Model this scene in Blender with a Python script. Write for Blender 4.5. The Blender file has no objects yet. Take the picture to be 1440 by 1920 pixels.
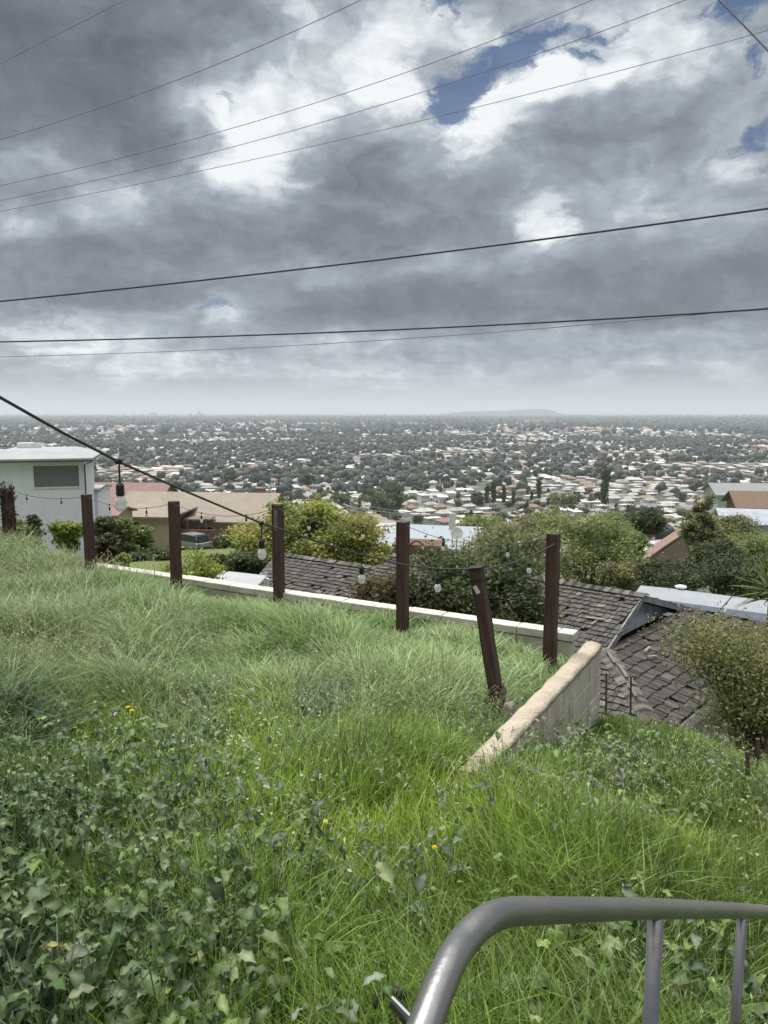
import bpy, bmesh, math, random
import numpy as np
from mathutils import Vector, Matrix

R = math.radians
random.seed(7)
rng = np.random.default_rng(11)
scene = bpy.context.scene
COL = scene.collection

# ------------------------------------------------------------------ camera
F = 1430.0                                   # focal length in pixels of the 1440x1920 photograph
PITCH = math.atan(188 / F)
cam = bpy.data.cameras.new("camera")
cam.sensor_fit = 'VERTICAL'
cam.sensor_height = 36.0
cam.lens = F / 1920 * 36.0
cam.clip_start = 0.05
cam.clip_end = 150000
camo = bpy.data.objects.new("camera", cam)
camo.rotation_euler = (math.pi / 2 - PITCH, 0, 0)
COL.objects.link(camo)
scene.camera = camo

# ------------------------------------------------------------------ sun, sky
SUN_EL, SUN_AZ = R(70), R(-35)               # azimuth from +Y towards +X
sun = bpy.data.lights.new("sun", 'SUN')
sun.energy = 4.4
sun.angle = R(14)
sun.color = (1.0, 0.96, 0.9)
suno = bpy.data.objects.new("sun", sun)
sd = Vector((math.cos(SUN_EL) * math.sin(SUN_AZ), math.cos(SUN_EL) * math.cos(SUN_AZ), math.sin(SUN_EL)))
suno.rotation_euler = sd.to_track_quat('Z', 'Y').to_euler()
suno.location = (0, 0, 50)
COL.objects.link(suno)

scene.view_settings.view_transform = 'Standard'
scene.view_settings.look = 'None'
scene.view_settings.exposure = 0.0
scene.view_settings.gamma = 1.0
scene.view_settings.use_curve_mapping = False
scene.cycles.use_denoising = True
scene.cycles.max_bounces = 6
scene.cycles.diffuse_bounces = 3
scene.cycles.glossy_bounces = 2
scene.cycles.transmission_bounces = 4
scene.cycles.transparent_max_bounces = 6
scene.cycles.volume_bounces = 1


def ray(px, py):
    fw = np.array([0, math.cos(PITCH), -math.sin(PITCH)])
    up = np.array([0, math.sin(PITCH), math.cos(PITCH)])
    d = fw * F + np.array([px - 720.0, 0, 0]) + up * (960 - py)
    return d / d[1]


def P(px, py, Y):
    return ray(px, py) * Y


def onz(px, py, z):
    d = ray(px, py)
    return d * (z / d[2])


def onplane(px, py, p0, n):
    d = ray(px, py)
    return d * (np.dot(p0, n) / np.dot(d, n))


def pixof(p):
    x, y, z = p[..., 0], p[..., 1], p[..., 2]
    fy = y * math.cos(PITCH) - z * math.sin(PITCH)
    u = y * math.sin(PITCH) + z * math.cos(PITCH)
    return 720 + F * x / fy, 960 - F * u / fy


def build_world():
    w = bpy.data.worlds.new("World")
    scene.world = w
    w.use_nodes = True
    nt = w.node_tree
    N, L = nt.nodes, nt.links
    N.clear()

    def node(t, **kw):
        n = N.new(t)
        for k, v in kw.items():
            setattr(n, k, v)
        return n

    def lk(a, b):
        L.new(a, b)

    def math_(op, a, b=None, c=None):
        n = node('ShaderNodeMath', operation=op)
        for i, v in enumerate((a, b, c)):
            if v is None:
                continue
            if isinstance(v, (int, float)):
                n.inputs[i].default_value = v
            else:
                lk(v, n.inputs[i])
        return n.outputs[0]

    def vmath(op, a, b=None, out=0):
        n = node('ShaderNodeVectorMath', operation=op)
        for i, v in enumerate((a, b)):
            if v is None:
                continue
            if isinstance(v, (tuple, list, np.ndarray)):
                n.inputs[i].default_value = tuple(float(x) for x in v)
            else:
                lk(v, n.inputs[i])
        return n.outputs[out]

    def sstep(a, lo, hi):
        n = node('ShaderNodeMapRange', interpolation_type='SMOOTHSTEP')
        lk(a, n.inputs['Value'])
        n.inputs['From Min'].default_value = lo
        n.inputs['From Max'].default_value = hi
        return n.outputs[0]

    out = node('ShaderNodeOutputWorld')
    bg = node('ShaderNodeBackground')
    bg.inputs['Strength'].default_value = 0.1
    lk(bg.outputs[0], out.inputs[0])
    sky = node('ShaderNodeTexSky', sky_type='NISHITA')
    sky.sun_disc = False
    sky.sun_elevation = SUN_EL
    sky.sun_rotation = SUN_AZ
    sky.altitude = 200
    tc = node('ShaderNodeTexCoord')
    D = tc.outputs['Generated']
    sep = node('ShaderNodeSeparateXYZ')
    lk(D, sep.inputs[0])
    z = sep.outputs[2]
    zz = math_('MAXIMUM', math_('ADD', z, 0.07), 0.03)
    comb = node('ShaderNodeCombineXYZ')
    lk(math_('DIVIDE', sep.outputs[0], zz), comb.inputs[0])
    lk(math_('DIVIDE', sep.outputs[1], zz), comb.inputs[1])
    Q = comb.outputs[0]                       # direction projected on the cloud layer

    def noise(vec, scale, detail, rough, dist=0.0, color=False):
        n = node('ShaderNodeTexNoise')
        n.inputs['Scale'].default_value = scale
        n.inputs['Detail'].default_value = detail
        n.inputs['Roughness'].default_value = rough
        n.inputs['Distortion'].default_value = dist
        lk(vec, n.inputs['Vector'])
        return n.outputs['Color'] if color else n.outputs['Fac']

    # warp the direction with noise so the cloud patches get torn edges
    n1 = vmath('SUBTRACT', noise(Q, 0.9, 5, 0.55, color=True), (.5, .5, .5))
    n2 = vmath('SUBTRACT', noise(vmath('MULTIPLY', D, (9, 9, 15)), 1.0, 6, 0.6, color=True), (.5, .5, .5))
    W = vmath('ADD', D, vmath('MULTIPLY', n1, (.07, .03, .045)))
    W = vmath('ADD', W, vmath('MULTIPLY', n2, (.13, .05, .09)))

    def dirof(px, py):
        d = ray(px, py)
        return d / np.linalg.norm(d)

    def gauss(px, py, sx, sy, vec):
        c = dirof(px, py)
        k = F * 1.12
        d = vmath('MULTIPLY', vmath('SUBTRACT', vec, c), (k / sx, k / sx, k / sy))
        e = vmath('DOT_PRODUCT', d, d, out=1)
        return math_('EXPONENT', math_('MULTIPLY', e, -0.5))

    G = [  # px, py, sx, sy, weight: bright gaps and thin cloud (+), thick bases (-)
        (470, 215, 70, 55, .60), (450, 320, 55, 45, .50), (540, 340, 40, 40, .35), (600, 180, 90, 38, .42), (350, 190, 40, 40, .34), (430, 260, 50, 60, .20), (230, 330, 60, 20, .16), (160, 600, 120, 14, .16),
        (550, 40, 42, 45, .55), (690, 110, 50, 70, .40), (720, 40, 50, 40, .35), (860, 40, 70, 34, .40), (770, 160, 40, 50, .40),
        (930, 215, 75, 60, .55), (860, 260, 70, 40, .40), (1005, 425, 36, 58, .60), (1180, 40, 110, 60, .45), (1300, 110, 80, 45, .20),
        (1110, 165, 90, 32, .34), (1010, 150, 50, 30, .35), (1405, 190, 40, 45, .26), (1395, 305, 50, 28, .28), (200, 385, 48, 36, .48), (40, 415, 40, 26, .34),
        (80, 310, 90, 20, .22), (1240, 320, 120, 45, .22), (400, 600, 70, 22, .42), (60, 600, 90, 24, .36), (110, 640, 80, 14, .30),
        (1150, 370, 60, 36, .18), (700, 688, 260, 18, .40), (260, 690, 160, 18, .38), (1280, 690, 240, 16, .30), (640, 648, 150, 14, .30), (180, 655, 160, 16, .26), (1150, 640, 160, 14, .12),
        (860, 500, 60, 20, .16), (900, 470, 110, 26, .16), (600, 505, 140, 16, .12), (320, 345, 70, 30, .16), (1200, 430, 110, 36, .14), (1350, 430, 80, 46, .12), (300, 510, 60, 18, .12), (980, 640, 120, 14, .14), (1300, 630, 120, 16, .14), (480, 560, 90, 14, .12), (740, 395, 50, 12, .14),
        (140, 80, 230, 110, -.34), (230, 250, 180, 50, -.16), (150, 480, 160, 45, -.14), (680, 320, 80, 45, -.22),
        (1080, 280, 130, 50, -.22), (1290, 215, 80, 30, -.14), (1000, 570, 420, 42, -.18), (520, 440, 260, 30, -.14), (180, 570, 150, 26, -.12),
        (730, 440, 180, 34, -.12), (1290, 520, 180, 40, -.12), (580, 90, 40, 60, -.10), (640, 570, 240, 24, -.08), (1000, 330, 110, 40, -.10),
    ]
    V = None
    for px, py, sx, sy, wt in G:
        g = math_('MULTIPLY', gauss(px, py, sx, sy, W), wt * (1.5 if wt > 0 else .95))
        V = g if V is None else math_('ADD', V, g)
    det = math_('SUBTRACT', noise(Q, 1.1, 7, 0.55, 0.3), 0.5)
    det2 = math_('SUBTRACT', noise(vmath('MULTIPLY', D, (10, 10, 18)), 1.0, 7, 0.6, 0.4), 0.5)
    det3 = math_('SUBTRACT', noise(vmath('MULTIPLY', W, (26, 26, 40)), 1.0, 6, 0.6, 0.6), 0.5)
    vo = node('ShaderNodeTexVoronoi')
    vo.inputs['Scale'].default_value = 1.0
    vo.inputs['Detail'].default_value = 1.5
    vo.inputs['Roughness'].default_value = .55
    lk(vmath('MULTIPLY', W, (20, 20, 32)), vo.inputs['Vector'])
    puff = math_('SUBTRACT', 0.42, vo.outputs['Distance'])
    wt_ = sstep(V, .05, .55)
    V = math_('ADD', V, math_('MULTIPLY', math_('MULTIPLY', puff, wt_), 0.38))
    V = math_('ADD', V, math_('MULTIPLY', det3, 0.52))
    V = math_('ADD', V, math_('MULTIPLY', det, 0.26))
    V = math_('ADD', V, math_('MULTIPLY', det2, 0.60))
    V = math_('MULTIPLY', math_('ADD', V, 0.435), 0.80)
    ramp = node('ShaderNodeValToRGB')
    lk(V, ramp.inputs[0])
    el = ramp.color_ramp.elements
    stops = [(0.0, (.088, .110, .125)), (.16, (.138, .167, .186)), (.31, (.232, .274, .300)), (.46, (.385, .43, .455)),
             (.60, (.62, .665, .69)), (.78, (.83, .87, .88)), (1.0, (.96, .97, .965))]
    el = ramp.color_ramp.elements
    stops = [(0.0, (.095, .112, .132)), (.16, (.145, .168, .195)), (.31, (.235, .272, .308)), (.46, (.38, .425, .465)),
             (.60, (.62, .67, .71)), (.78, (.83, .87, .89)), (1.0, (.96, .97, .97))]
    el = ramp.color_ramp.elements
    stops = [(0.0, (.112, .132, .155)), (.16, (.165, .192, .222)), (.33, (.255, .298, .338)), (.50, (.42, .465, .505)),
             (.64, (.66, .71, .745)), (.80, (.84, .88, .90)), (1.0, (.96, .97, .97))]
    el = ramp.color_ramp.elements
    stops = [(0.0, (.125, .145, .175)), (.16, (.185, .21, .25)), (.33, (.275, .31, .355)), (.50, (.43, .47, .52)),
             (.64, (.66, .71, .75)), (.80, (.84, .88, .90)), (1.0, (.95, .965, .97))]
    el = ramp.color_ramp.elements
    stops = [(0.0, (.115, .135, .165)), (.20, (.175, .20, .24)), (.42, (.275, .31, .36)), (.62, (.43, .475, .53)),
             (.80, (.68, .73, .77)), (1.0, (.92, .945, .955))]
    el[0].position, el[0].color = stops[0][0], (*stops[0][1], 1)
    el[1].position, el[1].color = stops[-1][0], (*stops[-1][1], 1)
    for p, c in stops[1:-1]:
        e = el.new(p)
        e.color = (*c, 1)
    cloud = ramp.outputs[0]
    # clear holes
    B = None
    for px, py, sx, sy in [(845, 200, 42, 42), (880, 145, 40, 42), (1050, 75, 62, 34), (375, 588, 30, 11), (1425, 262, 36, 15),
                           (835, 2, 40, 14), (1385, 8, 60, 20), (1385, 120, 26, 40), (435, 180, 14, 16), (960, 105, 32, 16)]:
        g = gauss(px, py, sx, sy, W)
        B = g if B is None else math_('ADD', B, g)
    B = math_('ADD', B, math_('MULTIPLY', det2, 1.3))
    B = math_('SUBTRACT', B, math_('MULTIPLY', det3, 1.9))
    B = sstep(B, 0.44, 1.1)

    def mix(f, a, b):
        n = node('ShaderNodeMix', data_type='RGBA')
        if isinstance(f, (int, float)):
            n.inputs[0].default_value = f
        else:
            lk(f, n.inputs[0])
        for i, v in ((6, a), (7, b)):
            if isinstance(v, tuple):
                n.inputs[i].default_value = (*v, 1)
            else:
                lk(v, n.inputs[i])
        return n.outputs[2]

    # bright low band above the horizon, unseen overhead sky brightened to lift the ground light
    low = math_('MULTIPLY', sstep(z, 0.075, -0.005), 0.85)
    cloud = mix(low, cloud, (.68, .715, .72))
    high = sstep(z, 0.50, 0.85)
    cloud = mix(high, cloud, (1.75, 1.75, 1.70))
    cl10 = vmath('MULTIPLY', cloud, (10, 10, 10))
    blue = vmath('MULTIPLY', sky.outputs[0], (.42, .50, .60))
    tot = mix(math_('MULTIPLY', B, 0.92), cl10, blue)
    lk(tot, bg.inputs['Color'])


build_world()
scene.world.cycles.sampling_method = 'MANUAL'
scene.world.cycles.sample_map_resolution = 256


# ------------------------------------------------------------------ tagging, meshes
def tag(o, label=None, cat=None, group=None, kind=None):
    if label:
        o['label'] = label
    if cat:
        o['category'] = cat
    if group:
        o['group'] = group
    if kind:
        o['kind'] = kind
    return o


def empty(name, loc=(0, 0, 0), rz=0.0):
    o = bpy.data.objects.new(name, None)
    o.empty_display_size = 0.1
    o.location = tuple(float(v) for v in loc)
    o.rotation_euler = (0, 0, rz)
    COL.objects.link(o)
    return o


def link_mesh(name, me, mat, parent=None):
    o = bpy.data.objects.new(name, me)
    if mat is not None:
        me.materials.append(mat)
    COL.objects.link(o)
    if parent is not None:
        o.parent = parent
        if parent.type == 'EMPTY' or True:
            o.matrix_parent_inverse = Matrix.Identity(4)
    return o


def np_mesh(name, verts, faces, col=None, smooth=False, vcol=None):
    """verts (n,3); faces: list of int arrays (m,k), all faces of one array having k corners."""
    me = bpy.data.meshes.new(name)
    verts = np.ascontiguousarray(verts, dtype=np.float32)
    arrs = [np.asarray(f, dtype=np.int32) for f in faces if len(f)]
    nl = sum(a.size for a in arrs)
    nf = sum(len(a) for a in arrs)
    me.vertices.add(len(verts))
    me.vertices.foreach_set('co', verts.ravel())
    me.loops.add(nl)
    me.polygons.add(nf)
    me.loops.foreach_set('vertex_index', np.concatenate([a.ravel() for a in arrs]))
    tot = np.concatenate([np.full(len(a), a.shape[1], dtype=np.int32) for a in arrs])
    start = np.concatenate([[0], np.cumsum(tot)[:-1]]).astype(np.int32)
    me.polygons.foreach_set('loop_start', start)
    me.polygons.foreach_set('loop_total', tot)
    if smooth:
        me.polygons.foreach_set('use_smooth', np.ones(nf, dtype=bool))
    me.update(calc_edges=True)
    if vcol is not None:
        at = me.attributes.new('Col', 'FLOAT_COLOR', 'POINT')
        c = np.ones((len(verts), 4), dtype=np.float32)
        c[:, :3] = vcol
        at.data.foreach_set('color', c.ravel())
    return me


class MB:
    """collects simple solids and links them as ONE mesh object"""

    def __init__(self):
        self.v, self.f, self.c = [], [], []
        self.col = (1, 1, 1)

    def add(self, verts, faces):
        o = len(self.v)
        self.v += [tuple(float(a) for a in p) for p in verts]
        self.c += [self.col] * len(verts)
        self.f += [tuple(i + o for i in f) for f in faces]

    def hexa(self, p):                        # 8 corners, bottom ring then top ring
        self.add(p, [(0, 3, 2, 1), (4, 5, 6, 7), (0, 1, 5, 4), (1, 2, 6, 5), (2, 3, 7, 6), (3, 0, 4, 7)])

    def box(self, c, sx, sy, sz, ax=(1, 0, 0), ay=(0, 1, 0), az=(0, 0, 1)):
        c, ax, ay, az = (np.array(v, float) for v in (c, ax, ay, az))
        p = []
        for k in (-1, 1):
            for i, j in ((-1, -1), (1, -1), (1, 1), (-1, 1)):
                p.append(c + ax * i * sx / 2 + ay * j * sy / 2 + az * k * sz / 2)
        self.hexa(p)

    def prism(self, poly, d):                 # polygon (3D points) extruded by vector d
        n = len(poly)
        poly = [np.array(p, float) for p in poly]
        d = np.array(d, float)
        self.add(poly + [p + d for p in poly],
                 [tuple(range(n - 1, -1, -1)), tuple(range(n, 2 * n))] +
                 [(i, (i + 1) % n, n + (i + 1) % n, n + i) for i in range(n)])

    def tube(self, pts, rad, n=8, caps=True):
        pts = [np.array(p, float) for p in pts]
        if isinstance(rad, (int, float)):
            rad = [rad] * len(pts)
        o = len(self.v)
        ref = None
        for i, p in enumerate(pts):
            t = pts[min(i + 1, len(pts) - 1)] - pts[max(i - 1, 0)]
            t = t / (np.linalg.norm(t) + 1e-12)
            if ref is None:
                ref = np.array([0, 0, 1.0]) if abs(t[2]) < .9 else np.array([1.0, 0, 0])
            a = ref - t * np.dot(ref, t)
            a /= np.linalg.norm(a) + 1e-12
            b = np.cross(t, a)
            ref = a
            for k in range(n):
                an = 2 * math.pi * k / n
                q = p + rad[i] * (a * math.cos(an) + b * math.sin(an))
                self.v.append(tuple(q))
                self.c.append(self.col)
        for i in range(len(pts) - 1):
            for k in range(n):
                k2 = (k + 1) % n
                self.f.append((o + i * n + k, o + i * n + k2, o + (i + 1) * n + k2, o + (i + 1) * n + k))
        if caps:
            self.f.append(tuple(o + k for k in range(n - 1, -1, -1)))
            m = o + (len(pts) - 1) * n
            self.f.append(tuple(m + k for k in range(n)))

    def lathe(self, prof, c, n=14):            # (radius, height) profile turned about z
        o = len(self.v)
        c = np.array(c, float)
        for r, h in prof:
            for k in range(n):
                an = 2 * math.pi * k / n
                self.v.append((c[0] + r * math.cos(an), c[1] + r * math.sin(an), c[2] + h))
                self.c.append(self.col)
        for i in range(len(prof) - 1):
            for k in range(n):
                k2 = (k + 1) % n
                self.f.append((o + i * n + k, o + i * n + k2, o + (i + 1) * n + k2, o + (i + 1) * n + k))
        self.f.append(tuple(o + k for k in range(n - 1, -1, -1)))
        m = o + (len(prof) - 1) * n
        self.f.append(tuple(m + k for k in range(n)))

    def build(self, name, mat, parent=None, smooth=False, bevel=0.0, sub=None):
        me = bpy.data.meshes.new(name)
        off = np.zeros(3)
        if sub is not None:
            off = np.array(sub, float)
        me.from_pydata([tuple(np.array(p) - off) for p in self.v], [], self.f)
        if any(c != (1, 1, 1) for c in self.c):
            at = me.attributes.new('Col', 'FLOAT_COLOR', 'POINT')
            at.data.foreach_set('color', np.array([(*c, 1) for c in self.c], dtype=np.float32).ravel())
        if smooth:
            me.polygons.foreach_set('use_smooth', np.ones(len(me.polygons), dtype=bool))
        if bevel:
            bm = bmesh.new()
            bm.from_mesh(me)
            bmesh.ops.bevel(bm, geom=list(bm.edges), offset=bevel, segments=2, affect='EDGES', profile=.5)
            bm.to_mesh(me)
            bm.free()
        me.update()
        o = link_mesh(name, me, mat, parent)
        if parent is None and sub is not None:
            o.location = tuple(off)
        return o


def copy_tree(o, parent=None):
    c = o.copy()
    COL.objects.link(c)
    c.parent = parent
    for ch in list(o.children):
        copy_tree(ch, c)
    return c


# ------------------------------------------------------------------ materials
MATS = {}


def mat(name, base=(.5, .5, .5), rough=.7, var=.0, scale=4.0, bump=0.0, bscale=30.0, metal=0.0, attr=False,
        transl=0.0, spec=.5, base2=None, detail=6, stretch=None):
    if name in MATS:
        return MATS[name]
    m = bpy.data.materials.new(name)
    MATS[name] = m
    m.use_nodes = True
    nt = m.node_tree
    N, L = nt.nodes, nt.links
    b = N['Principled BSDF']
    b.inputs['Roughness'].default_value = rough
    b.inputs['Metallic'].default_value = metal
    b.inputs['Specular IOR Level'].default_value = spec
    tc = N.new('ShaderNodeTexCoord')
    vec = tc.outputs['Object']
    if stretch:
        mp = N.new('ShaderNodeMapping')
        mp.inputs['Scale'].default_value = stretch
        L.new(vec, mp.inputs[0])
        vec = mp.outputs[0]
    col = None
    if attr:
        a = N.new('ShaderNodeAttribute')
        a.attribute_name = 'Col'
        col = a.outputs['Color']
        if base != (1, 1, 1):
            mm = N.new('ShaderNodeMix')
            mm.data_type = 'RGBA'
            mm.blend_type = 'MULTIPLY'
            mm.inputs[0].default_value = 1
            L.new(col, mm.inputs[6])
            mm.inputs[7].default_value = (*base, 1)
            col = mm.outputs[2]
    if var or base2:
        n = N.new('ShaderNodeTexNoise')
        n.inputs['Scale'].default_value = scale
        n.inputs['Detail'].default_value = detail
        n.inputs['Roughness'].default_value = .6
        L.new(vec, n.inputs['Vector'])
        mr = N.new('ShaderNodeMapRange')
        mr.inputs['From Min'].default_value = .3
        mr.inputs['From Max'].default_value = .7
        L.new(n.outputs['Fac'], mr.inputs['Value'])
        if base2:
            mm = N.new('ShaderNodeMix')
            mm.data_type = 'RGBA'
            L.new(mr.outputs[0], mm.inputs[0])
            mm.inputs[6].default_value = (*base, 1)
            mm.inputs[7].default_value = (*base2, 1)
            col = mm.outputs[2]
        else:
            mr.inputs['To Min'].default_value = 1 - var
            mr.inputs['To Max'].default_value = 1 + var
            mm = N.new('ShaderNodeVectorMath')
            mm.operation = 'SCALE'
            if col is None:
                mm.inputs[0].default_value = base
            else:
                L.new(col, mm.inputs[0])
            L.new(mr.outputs[0], mm.inputs['Scale'])
            col = mm.outputs[0]
    if col is None:
        b.inputs['Base Color'].default_value = (*base, 1)
    else:
        L.new(col, b.inputs['Base Color'])
    if bump:
        n2 = N.new('ShaderNodeTexNoise')
        n2.inputs['Scale'].default_value = bscale
        n2.inputs['Detail'].default_value = 4
        L.new(vec, n2.inputs['Vector'])
        bp = N.new('ShaderNodeBump')
        bp.inputs['Strength'].default_value = bump
        bp.inputs['Distance'].default_value = .02
        L.new(n2.outputs['Fac'], bp.inputs['Height'])
        L.new(bp.outputs[0], b.inputs['Normal'])
    if transl:
        t = N.new('ShaderNodeBsdfTranslucent')
        if col is None:
            t.inputs['Color'].default_value = (*base, 1)
        else:
            L.new(col, t.inputs['Color'])
        mx = N.new('ShaderNodeMixShader')
        mx.inputs[0].default_value = transl
        L.new(b.outputs[0], mx.inputs[1])
        L.new(t.outputs[0], mx.inputs[2])
        L.new(mx.outputs[0], N['Material Output'].inputs['Surface'])
    return m


M_leaf = mat('leaf', (1, 1, 1), rough=.5, attr=True, transl=.48, spec=.3)
M_grass = mat('grass_blade', (1, 1, 1), rough=.5, attr=True, transl=.4, spec=.35)
M_weed = mat('weed_leaf', (1, 1, 1), rough=.5, attr=True, transl=.28, spec=.3)
M_bark = mat('bark', (.09, .07, .055), rough=.9, var=.4, scale=12, bump=.6)
M_wood = mat('post_paint', (.030, .017, .015), rough=.7, base2=(.115, .055, .046), scale=4, bump=.8, bscale=14,
             stretch=(7, 7, .7), detail=10)
M_block = mat('block', (.38, .335, .28), rough=.95, base2=(.58, .55, .50), scale=5, bump=.7, bscale=60)
M_cap = mat('cap', (.42, .40, .35), rough=.95, base2=(.66, .64, .58), scale=6, bump=.5, bscale=70)
M_cap2 = mat('side_cap', (.34, .285, .22), rough=.95, base2=(.48, .42, .34), scale=7, bump=.8, bscale=45)
M_cable = mat('cable', (.045, .047, .052), rough=.6)
M_wire = mat('wire', (.17, .18, .20), rough=.6, metal=.0)
M_socket = mat('socket', (.012, .012, .013), rough=.5)
M_rail = mat('rail_metal', (.22, .225, .235), rough=.36, metal=.8, base2=(.285, .28, .275), scale=9, bump=.05, bscale=80, detail=9)
M_shake = mat('shake', (1, 1, 1), rough=.95, attr=True, var=.35, scale=9, bump=.6, bscale=40)
M_white = mat('white_paint', (.77, .765, .86), rough=.8, var=.06, scale=2)
M_white2 = mat('white_trim', (.74, .74, .72), rough=.7, var=.12, scale=6)
M_glass = mat('window_glass', (.03, .035, .04), rough=.08, spec=.6)

# ------------------------------------------------------------------ the ground
ES = np.array([.8705, -.4922])               # along the far wall, towards the right
ET = np.array([.4922, .8705])                # across it, away from the camera
TW = float(onz(1075, 1190, -2.05)[:2] @ ET)  # front edge of the far wall's cap
SW = float(onz(1086, 1212, -2.07)[:2] @ ES)  # inner edge of the side wall
TE = float(onz(866, 1427, -2.07)[:2] @ ET)
S_END = float(onz(1075, 1190, -2.05)[:2] @ ES)

_g = np.random.default_rng(3).random((64, 64))


def vnoise(x, y):
    xi, yi = np.floor(x).astype(int), np.floor(y).astype(int)
    fx, fy = x - xi, y - yi
    fx, fy = fx * fx * (3 - 2 * fx), fy * fy * (3 - 2 * fy)
    a, b = _g[xi % 64, yi % 64], _g[(xi + 1) % 64, yi % 64]
    c, d = _g[xi % 64, (yi + 1) % 64], _g[(xi + 1) % 64, (yi + 1) % 64]
    return (a * (1 - fx) + b * fx) * (1 - fy) + (c * (1 - fx) + d * fx) * fy


def fbm(x, y, o=4):
    s, a, t = 0, 1, 0
    for i in range(o):
        s = s + a * vnoise(x * 2 ** i + 17.3 * i, y * 2 ** i + 9.1 * i)
        t += a
        a *= .5
    return s / t


def sm(a, lo, hi):
    t = np.clip((a - lo) / (hi - lo), 0, 1)
    return t * t * (3 - 2 * t)


TAB_R = [0, 7, 10, 14, 20, 30, 45, 60, 90, 150, 250, 400, 600, 900, 2000, 99999]
TAB_C = [-3, -4.2, -5.5, -6.4, -7.2, -8.6, -11.5, -15, -23, -37, -56, -71, -80, -85, -86, -86]
TAB_L = [-3, -4.2, -5.4, -6.0, -6.4, -7.0, -8.0, -10.6, -16.2, -33, -54, -70, -80, -85, -86, -86]


def ground_z(x, y):
    x, y = np.asarray(x, float), np.asarray(y, float)
    s, t = x * ES[0] + y * ES[1], x * ET[0] + y * ET[1]
    PR = -1.48 - .311 * x - .10 * y
    PL = -1.82 - .08 * y + .16 * np.maximum(0, -x - 1.5)
    PL = PL + .05 * (fbm(x * .8 + 3, y * .8) - .5)
    k = .12
    h = np.clip(.5 + .5 * (PL - PR) / k, 0, 1)
    low = PL * (1 - h) + PR * h - k * h * (1 - h)
    low = low - .07 * np.exp(-((s - SW - .2) / .5) ** 2) * sm(t, TE + .3, TE + 1.2) + .07 * (fbm(x * .9, y * .9 + 5) - .5)
    inside = (s < SW + .075) & (t < TW + .08)
    PL = PL + np.where(inside, .21 * sm(t, TW - 2.0, TW - .2) * sm(-s, 1.2, 3.8) * (1 - .5 * sm(-s, 5.5, 8)) - .13 * sm(s, SW - 1.1, SW - .15) * sm(t, TE, TE + .6) * (1 - sm(t, TW - 1.3, TW - .4)), 0)
    beyond = np.where((t >= TW + .08), .45 * np.maximum(0, t - TW - .45) + .3 * (s < SW), 0)
    near = np.where(inside, np.where(t > TE, PL, PL * (1 - sm(t, TE - 1.2, TE) * 0) if False else np.minimum(PL, low + .0)), low - beyond)
    r = np.sqrt(x * x + y * y)
    tl = np.interp(r, TAB_R, TAB_L)
    tcn = np.interp(r, TAB_R, TAB_C)
    az = x / np.maximum(y, 1)
    wl = sm(-az, .02, .16)
    tab = tcn * (1 - wl) + tl * wl
    tab = tab + sm(r, 700, 1500) * (fbm(x / 900., y / 900.) - .5) * 10 - sm(r, 2500, 12000) * (fbm(x / 2500., y / 2500.) - .35) * 12
    w = np.maximum(sm(t - TW, .6, 4.5), sm(r, 11, 22)) * (y > -1000)
    w = np.where(inside & (r < 14), 0, w)
    return near * (1 - w) + tab * w


def axis(fine_lo, fine_hi, step, far_lo, far_hi, extra):
    a = list(np.arange(fine_lo, fine_hi, step))
    d, p = step, fine_hi
    while p < far_hi:
        a.append(p)
        d *= 1.09
        p += d
    a.append(far_hi)
    d, p = step, fine_lo
    while p > far_lo:
        d *= 1.12
        p -= d
        a.append(p)
    a = [v for v in a if all(abs(v - e) > .025 for e in extra)]
    return np.array(sorted(a + list(extra)))


sa = axis(-11, 6, .14, -60000, 60000, [SW + .055, SW + .095])
ta = axis(-2, 12, .14, -120, 62000, [TW + .06, TW + .10])
S, T = np.meshgrid(sa, ta, indexing='ij')
X, Y = S * ES[0] + T * ET[0], S * ES[1] + T * ET[1]
Z = ground_z(X, Y)
ni, nj = S.shape
idx = np.arange(ni * nj).reshape(ni, nj)
quads = np.stack([idx[:-1, :-1], idx[1:, :-1], idx[1:, 1:], idx[:-1, 1:]], -1).reshape(-1, 4)
me = np_mesh('ground', np.stack([X, Y, Z], -1).reshape(-1, 3), [quads], smooth=True)


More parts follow.
